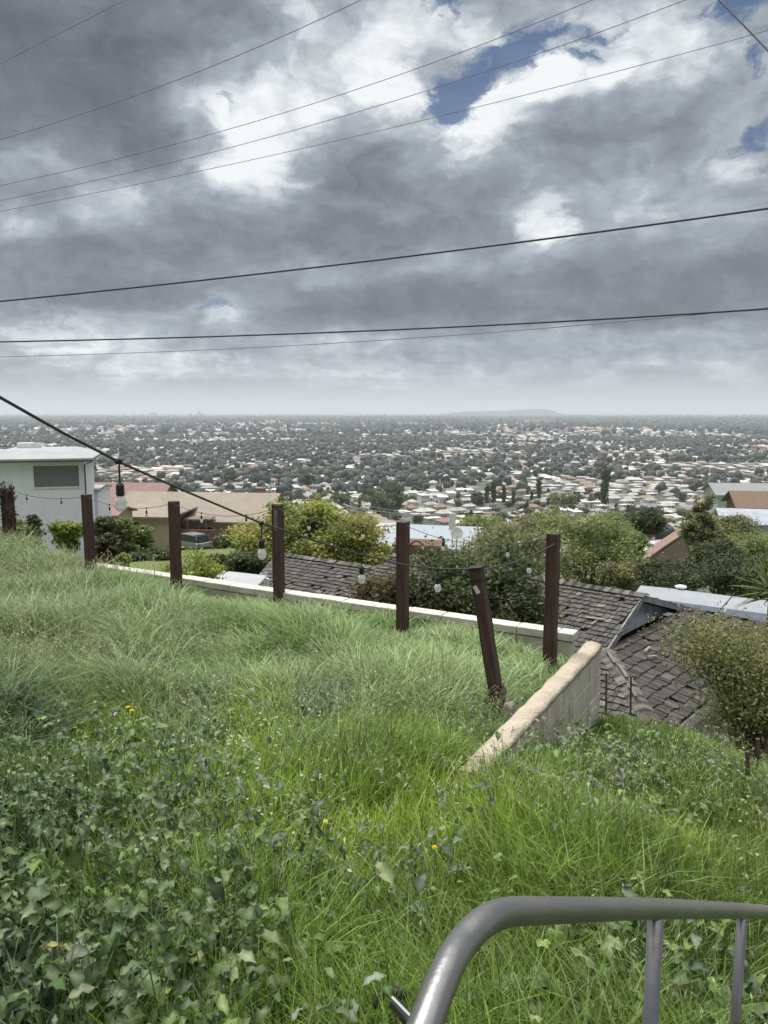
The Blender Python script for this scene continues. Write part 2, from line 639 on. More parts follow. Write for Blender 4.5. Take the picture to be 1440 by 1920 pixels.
def ground_material():
    m = bpy.data.materials.new('ground')
    m.use_nodes = True
    nt = m.node_tree
    N, L = nt.nodes, nt.links
    b = N['Principled BSDF']
    b.inputs['Roughness'].default_value = .95
    b.inputs['Specular IOR Level'].default_value = .2
    tc = N.new('ShaderNodeTexCoord')

    def noise(scale, detail=5):
        n = N.new('ShaderNodeTexNoise')
        n.inputs['Scale'].default_value = scale
        n.inputs['Detail'].default_value = detail
        L.new(tc.outputs['Object'], n.inputs['Vector'])
        return n.outputs['Fac']

    def ramp(f, stops):
        r = N.new('ShaderNodeValToRGB')
        L.new(f, r.inputs[0])
        e = r.color_ramp.elements
        e[0].position, e[0].color = stops[0][0], (*stops[0][1], 1)
        e[1].position, e[1].color = stops[-1][0], (*stops[-1][1], 1)
        for p, c in stops[1:-1]:
            q = e.new(p)
            q.color = (*c, 1)
        return r.outputs[0]

    def mix(f, a, c):
        n = N.new('ShaderNodeMix')
        n.data_type = 'RGBA'
        L.new(f, n.inputs[0])
        L.new(a, n.inputs[6])
        L.new(c, n.inputs[7])
        return n.outputs[2]

    near = ramp(noise(3.0), [(.3, (.035, .045, .018)), (.55, (.06, .075, .028)), (.75, (.10, .09, .055))])
    lawn = ramp(noise(.25), [(.35, (.075, .10, .035)), (.6, (.12, .15, .055)), (.75, (.15, .14, .075))])
    city = ramp(noise(.02, 8), [(.35, (.05, .07, .045)), (.5, (.09, .10, .075)), (.58, (.20, .19, .175)), (.72, (.30, .29, .28))])
    far = ramp(noise(.0022, 9), [(.36, (.018, .030, .028)), (.54, (.035, .046, .042)), (.63, (.06, .07, .068)), (.74, (.15, .15, .15))])
    ln = N.new('ShaderNodeVectorMath')
    ln.operation = 'LENGTH'
    L.new(tc.outputs['Object'], ln.inputs[0])

    def step(lo, hi):
        n = N.new('ShaderNodeMapRange')
        n.interpolation_type = 'SMOOTHSTEP'
        L.new(ln.outputs['Value'], n.inputs['Value'])
        n.inputs['From Min'].default_value = lo
        n.inputs['From Max'].default_value = hi
        return n.outputs[0]

    c = mix(step(11, 20), near, lawn)
    c = mix(step(110, 260), c, city)
    c = mix(step(3500, 8000), c, far)
    L.new(c, b.inputs['Base Color'])
    return m


g = link_mesh('ground', me, ground_material())
tag(g, kind='structure')

# ------------------------------------------------------------------ block walls


def st(s, t, z):
    return np.array([s * ES[0] + t * ET[0], s * ES[1] + t * ET[1], z])


ES3, ET3 = np.array([*ES, 0]), np.array([*ET, 0])
Zc = -2.05
wall = empty('retaining_wall', st(-5.4, TW + .08, -3.2))
tag(wall, 'long low block retaining wall with pale cap running behind the row of posts', 'wall')


def into(mb_, parent):
    o = np.array(parent.location)
    mb_.v = [tuple(np.array(p) - o) for p in mb_.v]
    return mb_


b = MB()
for row in range(6):
    z0 = Zc - .075 - .2 * (row + 1)
    s = -10.0 - (row % 2) * .2
    while s < S_END - .02:
        e = min(s + .386, S_END - .02)
        j = random.uniform(-.003, .003)
        b.box(st((s + e) / 2, TW + .085 + j, z0 + .098), e - s, .145, .188, ES3, ET3)
        s += .40
b.box(st(-5.9, TW + .085, Zc - .6), 8.0, .12, 1.0, ES3, ET3)
into(b, wall).build('block_courses', M_block, wall, bevel=.006)
b = MB()
s = -10.0
while s < S_END:
    e = min(s + .394, S_END)
    b.box(st((s + e) / 2, TW + .085 + random.uniform(-.003, .003), Zc - .037 + random.uniform(-.003, .003)), e - s, .17, .076, ES3, ET3)
    s += .40
into(b, wall).build('wall_cap', M_cap, wall, bevel=.008)

side = empty('retaining_wall', st(SW + .08, 5.3, -3.2))
tag(side, 'short weathered block retaining wall with rounded tan cap coming towards the camera', 'wall')
b = MB()
TB = TW - .06                                # far end of the side wall
for row in range(6):
    z0 = -2.12 - .2 * (row + 1)
    t = TB - (row % 2) * .2
    if row % 2:
        b.box(st(SW + .078, TB - .1, z0 + .098), .145, .195, .194, ES3, ET3)
    while t > TE - .25:
        b.box(st(SW + .078 + random.uniform(-.004, .004), t - .197, z0 + .098), .145, .384, .188, ES3, ET3)
        t -= .40
b.box(st(SW + .078, 5.2, -2.7), .12, 3.0, 1.0, ES3, ET3)
into(b, side).build('block_courses', M_block, side, bevel=.008)
b = MB()
n, K = 9, 40                                 # rounded mortar cap
ring = []
for i in range(K + 1):
    t = TB + .005 + (TE - .12 - TB) * i / K
    hh = .055 + .010 * math.sin(i * 1.3) + random.uniform(-.004, .004)
    w_ = .079 + random.uniform(-.003, .004)
    for k in range(n):
        a = math.pi * k / (n - 1)
        b.v.append(tuple(st(SW + .078 + w_ * math.cos(a), t, -2.125 + hh * math.sin(a) ** .6)))
        b.c.append((1, 1, 1))
for i in range(K):
    for k in range(n - 1):
        b.f.append((i * n + k, i * n + k + 1, (i + 1) * n + k + 1, (i + 1) * n + k))
    b.f.append((i * n + n - 1, i * n, (i + 1) * n, (i + 1) * n + n - 1))
b.f.append(tuple(range(n)))
b.f.append(tuple(K * n + k for k in range(n - 1, -1, -1)))
into(b, side).build('wall_cap', M_cap2, side, smooth=True)

# ------------------------------------------------------------------ fence posts


def post_mb(h, w=.097, rough_top=True):
    b_ = MB()
    n_ = 9
    rings = []
    for i in range(n_ + 1):
        f = i / n_
        j = [random.uniform(-.003, .003) for _ in range(8)]
        z = h * f
        rings.append([(-w / 2 + j[0], -w / 2 + j[1], z), (w / 2 + j[2], -w / 2 + j[3], z), (w / 2 + j[4], w / 2 + j[5], z), (-w / 2 + j[6], w / 2 + j[7], z)])
    o = 0
    for r_ in rings:
        b_.v += r_
        b_.c += [(1, 1, 1)] * 4
    for i in range(n_):
        for k in range(4):
            b_.f.append((i * 4 + k, i * 4 + (k + 1) % 4, (i + 1) * 4 + (k + 1) % 4, (i + 1) * 4 + k))
    b_.f.append((0, 3, 2, 1))
    m_ = n_ * 4
    b_.f.append((m_, m_ + 1, m_ + 2, m_ + 3))
    return b_


PZ = -1.05                                   # height of the post tops
RZ = math.atan2(ES[1], ES[0])
post_px = [(1038, 1000), (755.5, 978), (520, 948), (325, 940), (163.5, 927)]
post_lab = ['corner fence post where the two block walls meet, bare brown timber',
            'straight brown fence post with the dark leafy bush close behind it',
            'brown fence post with a pale top in front of the round green tree',
            'brown fence post in front of the parked vehicle and tan house',
            'short brown fence post beside the white house wall']
post_top = []
for (px, py), lab in zip(post_px, post_lab):
    p = onz(px, py, PZ)
    gz = float(ground_z(p[0], p[1]))
    o = post_mb(PZ - gz + .3).build('fence_post', M_wood)
    o.location = (p[0], p[1], gz - .3)
    o.rotation_euler = (random.uniform(-.008, .008), random.uniform(-.008, .008), RZ + random.uniform(-.05, .05))
    tag(o, lab, 'fence post', 'fence posts along the terrace')
    post_top.append(p)
    if px == 520:                             # pale strip on the front face, pale cap on top
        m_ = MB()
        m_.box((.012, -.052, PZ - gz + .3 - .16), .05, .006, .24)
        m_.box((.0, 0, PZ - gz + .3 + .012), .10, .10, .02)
        m_.build('pale_top', mat('pale_top', (.20, .15, .125), .85, var=.3, scale=8), o)
p = onz(12, 912, PZ)
gz = float(ground_z(p[0], p[1]))
old = empty('fence_post', (p[0], p[1], gz - .3), RZ)
tag(old, 'ragged dark fence post wrapped in dead creeper at the end of the row', 'fence post', 'fence posts along the terrace')
post_mb(PZ - gz + .28, .13).build('timber', M_wood, old)
post_top.append(p)

# the leaning post
lt, lb = P(893, 1066, 5.62), P(938, 1350, 5.55)
dirv = (lt - lb)
h = np.linalg.norm(dirv)
lean = empty('fence_post', tuple(lb - dirv / h * .12))
zq = Vector(dirv / h)
xq = Vector((math.cos(RZ), math.sin(RZ), 0))
xq = (xq - zq * xq.dot(zq)).normalized()
yq = zq.cross(xq)
lean.rotation_euler = Matrix((xq, yq, zq)).transposed().to_euler()
tag(lean, 'leaning brown fence post with a metal clip, beside the tan-capped wall', 'fence post', 'fence posts along the terrace')
post_mb(h + .12, .086).build('timber', M_wood, lean)
b = MB()
b.tube([(-.055, -.055, h + .04), (.055, -.055, h + .045), (.055, .055, h + .04), (-.055, .055, h + .04), (-.055, -.055, h + .04)], .007, 6)
b.box((0, 0, h + .128), .115, .115, .014)
b.build('clamp', M_socket, lean)
b = MB()
b.box((.0, -.056, h - .03), .028, .012, .065, (.9, 0, .4), (0, 1, 0), (-.4, 0, .9))
b.build('clip', mat('pale_clip', (.6, .6, .56), .5), lean)
# dead creeper twisted round the foot of the leaning post
b = MB()
for k in range(9):
    pts = []
    a0 = random.uniform(0, 6.28)
    tw = random.choice((-1, 1)) * random.uniform(3, 8)
    for i in range(14):
        f = i / 13
        a = a0 + tw * f
        rr = .068 + .014 * math.sin(f * 9 + k)
        q = lb + dirv / h * (f * .33 - .03) + np.array([rr * math.cos(a), rr * math.sin(a), 0])
        pts.append(q)
    b.tube(pts, random.uniform(.003, .007), 5)
o = b.build('dry_vine', mat('dry_vine', (.20, .17, .13), .9, var=.4, scale=20), smooth=True)
tag(o, 'grey dry vine stems twisted round the foot of the leaning post', 'vine')

# pale stone lying behind the side wall, others in the grass


def rock(center, r, lab, mt, seed):
    bm = bmesh.new()
    bmesh.ops.create_icosphere(bm, subdivisions=3, radius=1)
    rr = random.Random(seed)
    ph = [rr.uniform(0, 6) for _ in range(6)]
    for v in bm.verts:
        c = v.co
        k = 1 + .16 * math.sin(3 * c.x + ph[0]) * math.cos(3 * c.y + ph[1]) + .10 * math.sin(6 * c.z + ph[2]) * math.cos(5 * c.x + ph[3])
        v.co = Vector((c.x * r[0] * k, c.y * r[1] * k, max(c.z * r[2] * k, -r[2] * .6)))
    m_ = bpy.data.meshes.new('rock')
    bm.to_mesh(m_)
    bm.free()
    m_.polygons.foreach_set('use_smooth', np.ones(len(m_.polygons), dtype=bool))
    o_ = link_mesh('rock', m_, mt)
    o_.location = tuple(center)
    o_.rotation_euler = (0, 0, rr.uniform(0, 3))
    tag(o_, lab, 'rock')
    return o_


M_rock = mat('pale_rock', (.20, .19, .16), .95, base2=(.34, .32, .28), scale=9, bump=.8, bscale=25)
rock(P(955, 1340, 5.35), (.05, .05, .11), 'pale upright stone behind the tan-capped wall at the leaning post', M_rock, 3)
q = P(1168, 1826, 2.45)
rock((q[0], q[1], float(ground_z(q[0], q[1])) + .06), (.075, .06, .045), 'small cream stone in bright grass seen through the railing', M_rock, 5)
q = P(1418, 1900, 2.4)
rock((q[0], q[1], float(ground_z(q[0], q[1])) + .06), (.09, .08, .06), 'grey stone in the grass beside the outermost baluster', M_rock, 8)

# ------------------------------------------------------------------ string lights


def catenary(a, c, sag, n_=14):
    a, c = np.array(a), np.array(c)
    return [a + (c - a) * i / n_ - np.array([0, 0, sag * 4 * (i / n_) * (1 - i / n_)]) for i in range(n_ + 1)]


M_bulb = bpy.data.materials.new('bulb_glass')
M_bulb.use_nodes = True
pb = M_bulb.node_tree.nodes['Principled BSDF']
pb.inputs['Base Color'].default_value = (.9, .9, .87, 1)
pb.inputs['Roughness'].default_value = .05
pb.inputs['Transmission Weight'].default_value = .55
pb.inputs['IOR'].default_value = 1.2
pb.inputs['Specular IOR Level'].default_value = .7


def add_bulb(parent, at, k=1.0, drop=.05):
    """socket (> bulb) hanging under a point of the cable"""
    o_ = np.array(parent.location)
    at = np.array(at) - o_
    m_ = MB()
    m_.tube([at + (0, 0, .012), at - (0, 0, drop)], .0045 * k, 6)
    m_.box(at, .03 * k, .016 * k, .022 * k)
    m_.lathe([(.010 * k, 0), (.019 * k, -.012 * k), (.020 * k, -.055 * k), (.016 * k, -.062 * k)][::-1], at - np.array((0, 0, drop)), 10)
    s_ = m_.build('socket', M_socket, parent)
    m_ = MB()
    m_.lathe([(.004 * k, -.135 * k), (.016 * k, -.131 * k), (.027 * k, -.115 * k), (.030 * k, -.098 * k), (.025 * k, -.08 * k), (.014 * k, -.06 * k)], at - np.array((0, 0, drop)), 12)
    m_.build('bulb', M_bulb, s_, smooth=True)


near = empty('light_string', tuple(P(223, 866, 3.05)))
tag(near, 'thick black string of hanging glass bulbs sloping down to the leaning post', 'string lights')
path = [np.array([-3.6, -2.5, 1.75]), np.array([-3.2, -.6, 1.2]), np.array([-2.75, .7, .72]), P(-420, 470, 1.7), P(-200, 625, 2.1), P(0, 745, 2.55), P(115, 810, 2.8), P(223, 866, 3.1), P(350, 922, 3.6), P(490, 981, 4.25), P(600, 1017, 4.7),
        P(680, 1041, 5.0), P(757, 1059, 5.25), P(822, 1067, 5.45), P(880, 1067, 5.6), P(912, 1067, 5.6), P(960, 1056, 5.85), P(1000, 1040, 6.15), P(1042, 1019, 6.5)]
b = MB()
b.tube(path, .0058, 8)
into(b, near).build('cable', M_cable, near, smooth=True)
for px, py, Y in [(223, 866, 3.1), (490, 981, 4.25), (678, 1041, 5.0), (821, 1068, 5.45)]:
    at = P(px, py, Y)
    add_bulb(near, at, .88, {223: .085, 490: .09, 678: .075, 821: .05}[px])
add_bulb(near, P(993, 1043, 6.1), .7, .05)

far = empty('light_string', tuple(post_top[2]))
tag(far, 'thin string of small bulbs looped between the tops of the posts in a row', 'string lights')
b = MB()
tops = [np.array([q[0], q[1] - .05, PZ - .02]) for q in post_top]
spots = []
for a, c, sag in zip(tops[:-1], tops[1:], (.13, .10, .12, .10, .08)):
    cat_ = catenary(a, c, sag)
    b.tube(cat_, .0032, 6)
    spots += [cat_[4], cat_[10]]
into(b, far).build('cable', M_cable, far, smooth=True)
for q in spots:
    add_bulb(far, q, .62, .03)

# ------------------------------------------------------------------ overhead cables


def overhead(pts, rad, name, lab, mt, cat_='cable', grp=None):
    m_ = MB()
    m_.tube(pts, rad, 7)
    o_ = m_.build(name, mt, smooth=True)
    tag(o_, lab, cat_, grp)


def curve3(a, m_, c, Y0, Y1, ext=.55, n_=26):
    """smooth hanging line through three picture points at two depths"""
    pts = []
    for i in range(n_ + 1):
        f = -ext + (1 + 2 * ext) * i / n_
        w0, w1, w2 = (f - .5) * (f - 1) / .5, f * (f - 1) / -.25, f * (f - .5) / .5
        px = a[0] * w0 + m_[0] * w1 + c[0] * w2
        py = a[1] * w0 + m_[1] * w1 + c[1] * w2
        pts.append(P(px, py, Y0 + (Y1 - Y0) * f))
    return pts


overhead(curve3((0, 565), (720, 486), (1440, 391), 9.5, 7.5), .0105, 'overhead_cable', 'upper of the two thick dark cables crossing the lower sky', M_cable)
overhead(curve3((0, 641), (720, 619), (1440, 579), 10.5, 8.0), .0105, 'overhead_cable', 'lower of the two thick dark cables, just above the pale horizon band', M_cable)
overhead(curve3((0, 669), (600, 645), (1220, 598), 13, 9.5), .005, 'overhead_cable', 'faint thin wire hanging just below the lowest thick cable', M_wire)
G_ = 'thin power lines high in the clouds'
overhead(curve3((0, 262), (340, 147), (672, 2), 21, 15), .007, 'power_line', 'thin power line crossing the dark cloud and ending near the top bright gap', M_wire, 'power line', G_)
overhead(curve3((0, 348), (560, 203), (1110, 0), 22, 15), .007, 'power_line', 'uppermost of three power lines close together through the white cloud', M_wire, 'power line', G_)
overhead(curve3((0, 376), (640, 219), (1285, 0), 22, 15), .007, 'power_line', 'middle one of three power lines close together through the white cloud', M_wire, 'power line', G_)
overhead(curve3((60, 385), (720, 243), (1400, 68), 22, 15), .0065, 'power_line', 'lowest of three power lines close together through the white cloud', M_wire, 'power line', G_)
overhead(curve3((0, 120), (105, 66), (205, 15), 21, 18), .006, 'power_line', 'short stretch of power line across the darkest cloud corner', M_wire, 'power line', G_)
overhead(curve3((1348, 0), (1394, 47), (1440, 95), 9, 8.4, ext=5), .009, 'overhead_cable', 'dark cable slanting steeply down across the blue sky corner', M_cable)
overhead([P(1378, 1112, 8.6), P(1330, 1166, 8.9), P(1290, 1207, 9.1), P(1248, 1250, 9.4)], .006, 'guy_wire', 'dark slanting wire above the wood shingle hip roof', M_cable, 'wire')

# ------------------------------------------------------------------ hand rail
rail = empty('handrail', tuple(P(845, 1798, .8)))
tag(rail, 'worn grey tubular metal handrail curving down over the grass', 'handrail')
rp = [(700, 2190, .56), (735, 2080, .60), (768, 1995, .635), (798, 1920, .665), (822, 1855, .70), (846, 1801, .735), (868, 1768, .765), (892, 1741, .79), (918, 1722, .815), (948, 1711, .845),
      (985, 1708, .88), (1040, 1707, .94), (1130, 1705, 1.06), (1230, 1704, 1.22), (1330, 1706, 1.45), (1395, 1708, 1.64), (1440, 1711, 1.80), (1540, 1722, 2.3), (1640, 1735, 3.0), (1720, 1748, 3.9), (1780, 1760, 5.0)]
raw = [P(*q) for q in rp]
pts = []
for i in range(len(raw) - 1):                 # Catmull-Rom smoothing
    p0, p1, p2, p3 = raw[max(i - 1, 0)], raw[i], raw[i + 1], raw[min(i + 2, len(raw) - 1)]
    for k in range(5):
        t = k / 5
        pts.append(.5 * (2 * p1 + (p2 - p0) * t + (2 * p0 - 5 * p1 + 4 * p2 - p3) * t * t + (3 * p1 - p0 - 3 * p2 + p3) * t ** 3))
pts.append(raw[-1])
b = MB()
b.tube(pts, .0168, 20)
into(b, rail).build('top_rail', M_rail, rail, smooth=True)
for (px, py, Y), r_ in (((1230, 1712, 1.22), .0138), ((1392, 1712, 1.63), .0115), ((1545, 1726, 2.32), .0115), ((1650, 1740, 3.1), .0115), ((1722, 1752, 3.92), .0115)):
    t0 = P(px, py, Y)
    z1 = float(ground_z(t0[0], t0[1])) - .05
    b = MB()
    b.tube([t0 - (0, 0, .006), (t0[0], t0[1], (t0[2] + z1) / 2), (t0[0], t0[1], z1)], r_, 14)
    into(b, rail).build('baluster', M_rail, rail, smooth=True)

# black fitting lying in the grass under the rail
q = P(735, 1880, 1.95)
fit = empty('pipe_fitting', tuple(q))
tag(fit, 'black curved pipe end with a flat metal strip lying in the weeds', 'pipe fitting')
b = MB()
b.tube([P(790, 1945, 1.86), P(765, 1912, 1.92), P(738, 1880, 1.97)], .018, 10)
into(b, fit).build('hose', M_socket, fit, smooth=True)
b = MB()
b.tube([P(762, 1868, 2.10), P(738, 1858, 2.12), P(716, 1862, 2.10), P(704, 1885, 2.06)], .014, 10)
into(b, fit).build('pipe_elbow', M_socket, fit, smooth=True)
b = MB()
d_ = P(770, 1908, 1.88) - P(735, 1872, 1.94)
L_ = np.linalg.norm(d_)
d_ /= L_
b.box(P(752, 1890, 1.90), L_, .008, .012, d_, np.cross((0, 0, 1), d_), np.cross(d_, np.cross((0, 0, 1), d_)))
into(b, fit).build('metal_strip', mat('strip_metal', (.30, .30, .31), .5, metal=.5), fit)

# ------------------------------------------------------------------ shingle-roofed house just below the wall


def norm(v):
    v = np.array(v, float)
    return v / np.linalg.norm(v)


def pt_in(poly, p):
    c, j = False, len(poly) - 1
    for i in range(len(poly)):
        if (poly[i][1] > p[1]) != (poly[j][1] > p[1]) and p[0] < (poly[j][0] - poly[i][0]) * (p[1] - poly[i][1]) / (poly[j][1] - poly[i][1]) + poly[i][0]:
            c = not c
        j = i
    return c


def shake_roof(mb_, poly3, u, up, tone=(.075, .068, .062), expo=.155, missing=.03):
    """deck slab plus courses of wooden shakes over a planar polygon"""
    n_ = norm(np.cross(u, up))
    if n_[2] < 0:
        n_ = -n_
    o_ = poly3[0]
    mb_.col = (.03, .027, .025)
    mb_.prism([p - n_ * .02 for p in poly3], -n_ * .09)
    q2 = [(np.dot(p - o_, u), np.dot(p - o_, up)) for p in poly3]
    v0, v1 = min(q[1] for q in q2), max(q[1] for q in q2)
    u0, u1 = min(q[0] for q in q2), max(q[0] for q in q2)
    v = v0
    while v < v1 + expo:
        x = u0 - random.uniform(0, .2)
        while x < u1:
            w_ = random.choice((.07, .09, .11, .13, .16))
            if pt_in(q2, (x + w_ / 2, v + expo * .5)) and random.random() > missing:
                g_ = random.uniform(.7, 1.35)
                if random.random() < .06:
                    g_ *= 1.7
                mb_.col = (tone[0] * g_, tone[1] * g_ * random.uniform(.97, 1.02), tone[2] * g_ * random.uniform(.95, 1.05))
                dv = random.uniform(-.02, .02)
                sk = random.uniform(-.012, .012)
                t0 = random.uniform(.016, .034)
                lo, hi = v - .015 + dv, v + expo + .05
                lo, hi = lo, min(hi, v1 + .02)
                a = o_ + u * (x + .006) + up * lo
                c = o_ + u * (x + w_ - .006) + up * (lo + sk)
                d = o_ + u * (x + w_ - .006) + up * hi
                e = o_ + u * (x + .006) + up * hi
                k = n_ * (t0 + .014)
                mb_.add([a - n_ * .01, c - n_ * .01, c + k, a + k, d + n_ * .008, e + n_ * .008],
                        [(0, 1, 2, 3), (3, 2, 4, 5), (1, 4, 2), (0, 3, 5)])
            x += w_
        v += expo
    mb_.col = (1, 1, 1)


Zr = -3.5
A0, A1 = onz(1048, 1092, Zr), onz(1203, 1117, Zr)
Rd = norm((A1 - A0) * (1, 1, 0))             # ridge direction, to the right
Sd = np.array([Rd[1], -Rd[0], 0])            # horizontal, towards the camera
if Sd[1] > 0:
    Sd = -Sd
m1 = .30
upA = norm(-Sd + np.array([0, 0, m1]))
nA = norm(np.cross(Rd, upA))
nA = nA if nA[2] > 0 else -nA
V_ = onplane(1134, 1221, A1, nA)             # foot of the white barge board
Hh = onplane(1213, 1343, A1, nA)             # a point of the hip line
nH = norm(np.cross(Sd, Hh - V_))
nH = nH if nH[2] > 0 else -nH
hip = norm(Hh - V_)
house = empty('shingle_house', tuple(A0 + Sd * 2 - np.array([0, 0, 3.2])))
tag(house, 'low house with a weathered dark wood shingle roof just below the block wall', 'house')
L0 = A1 - Rd * 6.2
eave = 3.65                                    # slope length in plan
zE = Zr - m1 * eave
kh = (V_[2] - zE) / -hip[2] if hip[2] < 0 else 4
corner = V_ + hip * kh
mb_ = MB()
polyA = [L0, A1, V_, corner, L0 + Sd * eave + np.array([0, 0, -m1 * eave])]
shake_roof(mb_, polyA, Rd, upA, (.076, .073, .067))
# hip slope below the gablet
upH = norm(np.cross(nH, Sd))
upH = upH if upH[2] > 0 else -upH
mid_ = np.dot(A1 - V_, -Sd)
V2 = V_ - Sd * 2 * mid_
hip2 = np.array(hip) - 2 * np.dot(hip, Sd) * Sd
polyH = [V_, V2, V2 + hip2 * kh, corner]
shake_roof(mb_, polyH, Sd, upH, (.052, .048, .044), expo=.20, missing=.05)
# rear slope
upB = norm(Sd + np.array([0, 0, m1]))
polyB = [A1, L0, L0 - Sd * eave - np.array([0, 0, m1 * eave]), V2 + hip2 * kh, V2]
shake_roof(mb_, polyB, -Rd, upB, (.07, .064, .06), expo=.5)
# left-hand lower section, ending in a hip
Zl = -3.78
B1, B0 = onz(760, 1074, Zl), onz(528, 1040, Zl)
Bd = norm((B1 - B0) * (1, 1, 0))
Sb = np.array([Bd[1], -Bd[0], 0])
Sb = Sb if Sb[1] < 0 else -Sb
upL = norm(-Sb + np.array([0, 0, m1]))
nL = norm(np.cross(Bd, upL))
nL = nL if nL[2] > 0 else -nL
hl = onplane(472, 1108, B0, nL)
hl = B0 + (hl - B0) * 2.6
B1 = B1 + Bd * 1.5
zf = hl[2]
k_ = (Zl - zf) / m1
polyL = [B0, B1, B1 + Sb * k_ + np.array([0, 0, zf - Zl]), hl]
shake_roof(mb_, polyL, Bd, upL, (.072, .069, .064))
d_ = hl - B0
d2 = d_ - 2 * np.dot(d_, Sb) * Sb
upLh = norm(np.cross(norm(np.cross(Sb, d_)), Sb))
upLh = upLh if upLh[2] > 0 else -upLh
shake_roof(mb_, [B0, hl, B0 + d2], Sb, upLh, (.07, .064, .06))
upLb = norm(Sb + np.array([0, 0, m1]))
shake_roof(mb_, [B0, B0 + d2, B1 - Sb * k_ + np.array([0, 0, zf - Zl]), B1], Bd, upLb, (.07, .064, .06), expo=.5)
# ridge caps: crooked pale shakes along ridge and hip
def caps(mb__, a, c, nrm, w_=.16):
    L__ = np.linalg.norm(c - a)
    dd = (c - a) / L__
    sd_ = norm(np.cross(dd, (0, 0, 1)))
    x = 0
    while x < L__ - .1:
        if random.random() > .12:
            g_ = random.uniform(.7, 2.0)
            mb__.col = (.085 * g_, .08 * g_, .072 * g_)
            jj = random.uniform(-.12, .12)
            for sg in (-1, 1):
                ay = norm(sd_ * sg + np.array([0, 0, -.33]) + dd * jj)
                az = norm(np.cross(dd, ay)) * (1 if np.cross(dd, ay)[2] > 0 else -1)
                mb__.box(a + dd * (x + .13) + ay * w_ / 2 + np.array([0, 0, .055]), .30, w_, .018, dd, ay, az)
        x += .2
    mb__.col = (1, 1, 1)


caps(mb_, L0, A1, None)
caps(mb_, V_, corner, None)
caps(mb_, B0, B1, None)
caps(mb_, B0, hl, None)
into(mb_, house).build('roof', M_shake, house)
# gablet wall, barge boards, fascia, broken battens
b = MB()
b.prism([A1 - Rd * .25 - np.array([0, 0, .06]), V_ - Rd * .25 - np.array([0, 0, .06]), V2 - Rd * .25 - np.array([0, 0, .06])], -Rd * .08)
into(b, house).build('gable_wall', mat('gable_board', (.30, .33, .35), .85, var=.3, scale=5), house)
for a, c in ((A1, V_), (A1, V2)):
    b = MB()
    dd = norm(c - a)
    az = norm(np.cross(dd, Rd))
    az = az if az[2] > 0 else -az
    ll = np.linalg.norm(c - a)
    b.box((a + c) / 2 + Rd * .03 - az * .04, ll, .035, .12, dd, Rd, az)
    into(b, house).build('barge_board', mat('barge', (.19, .205, .215), .8, var=.35, scale=6), house)
b = MB()
ea, ec = corner, V2 + hip2 * kh
b.box((ea + ec) / 2 + Rd * .02 - np.array([0, 0, .13]), np.linalg.norm(ec - ea), .035, .17, Sd, norm(np.cross(Sd, (0, 0, 1))))
into(b, house).build('fascia_board', mat('fascia', (.38, .37, .34), .85, var=.2, scale=5), house)
b = MB()
for f0, f1, off, w_ in ((.05, .30, .04, .045), (.30, .55, -.04, .055), (.58, .80, .06, .04)):
    a, c = V_ + hip * kh * f0 * .8, V_ + hip * kh * f1 * .8
    dd = norm(c - a)
    b.box((a + c) / 2 + Sd * off + np.array([0, 0, .10]), np.linalg.norm(c - a) * .85, w_, .02, dd, norm(np.cross((0, 0, 1), dd)))
into(b, house).build('hip_battens', mat('bare_batten', (.15, .14, .125), .9, var=.4, scale=9), house)
# walls down to the ground
b = MB()
inn = .55
cs = [L0 + Sd * (eave - inn), corner - Rd * inn - Sd * inn, V2 + hip2 * kh - Rd * inn + Sd * inn, L0 - Sd * (eave - inn)]
cs = [np.array([c[0], c[1], zE - .05]) for c in cs]
b.prism(cs, (0, 0, -2.7))
cl = [hl - Sb * inn + Bd * inn, B1 + Sb * (k_ - inn), B1 - Sb * (k_ - inn), B0 + d2 + Sb * inn + Bd * inn]
b.prism([np.array([c[0], c[1], zf - .06]) for c in cl], (0, 0, -2.7))
into(b, house).build('wall', mat('house_stucco', (.38, .34, .28), .9, var=.15, scale=3), house)
# loose pale sticks lying on the shingles
for i, (px, py, px2, py2) in enumerate([(1100, 1164, 1136, 1168), (1109, 1177, 1119, 1171), (1206, 1228, 1216, 1219), (1212, 1238, 1228, 1236), (1100, 1211, 1112, 1210)]):
    pl, nn = (A1, nA) if px < 1150 else (V_, nH)
    a, c = onplane(px, py, pl, nn) + nn * .075, onplane(px2, py2, pl, nn) + nn * .075
    b = MB()
    dd = norm(c - a)
    b.box((a + c) / 2, np.linalg.norm(c - a), .032, .014, dd, norm(np.cross(nn, dd)), nn)
    o = b.build('wood_stick', mat('pale_stick', (.27, .25, .22), .9, var=.3, scale=9), sub=(a + c) / 2)
    tag(o, ['long pale stick lying flat on the shingles beside the corner post', 'short pale chip just below the long stick on the shingles',
            'pale sliver lying across the hip slope under the wire', 'split shingle piece lying on the hip slope, under a pale sliver',
            'thin pale sliver on the shingles level with the wall cap'][i], 'stick', 'loose pale wood on the shingle roof')
for i, (px, y0, y1) in enumerate(((1137, 1262, 1338), (1183, 1268, 1338))):
    b = MB()
    a, c = P(px, y0, 8.3), P(px - 1, y1 + 30, 8.3)
    b.tube([a, c], .011, 6)
    o = b.build('metal_stake', mat('rusty_stake', (.09, .06, .045), .8), sub=c)
    tag(o, ['thin rusty stake at the grass edge nearer the wall end', 'thin rusty stake in front of the broken hip battens'][i], 'stake', 'rusty stakes at the grass edge')
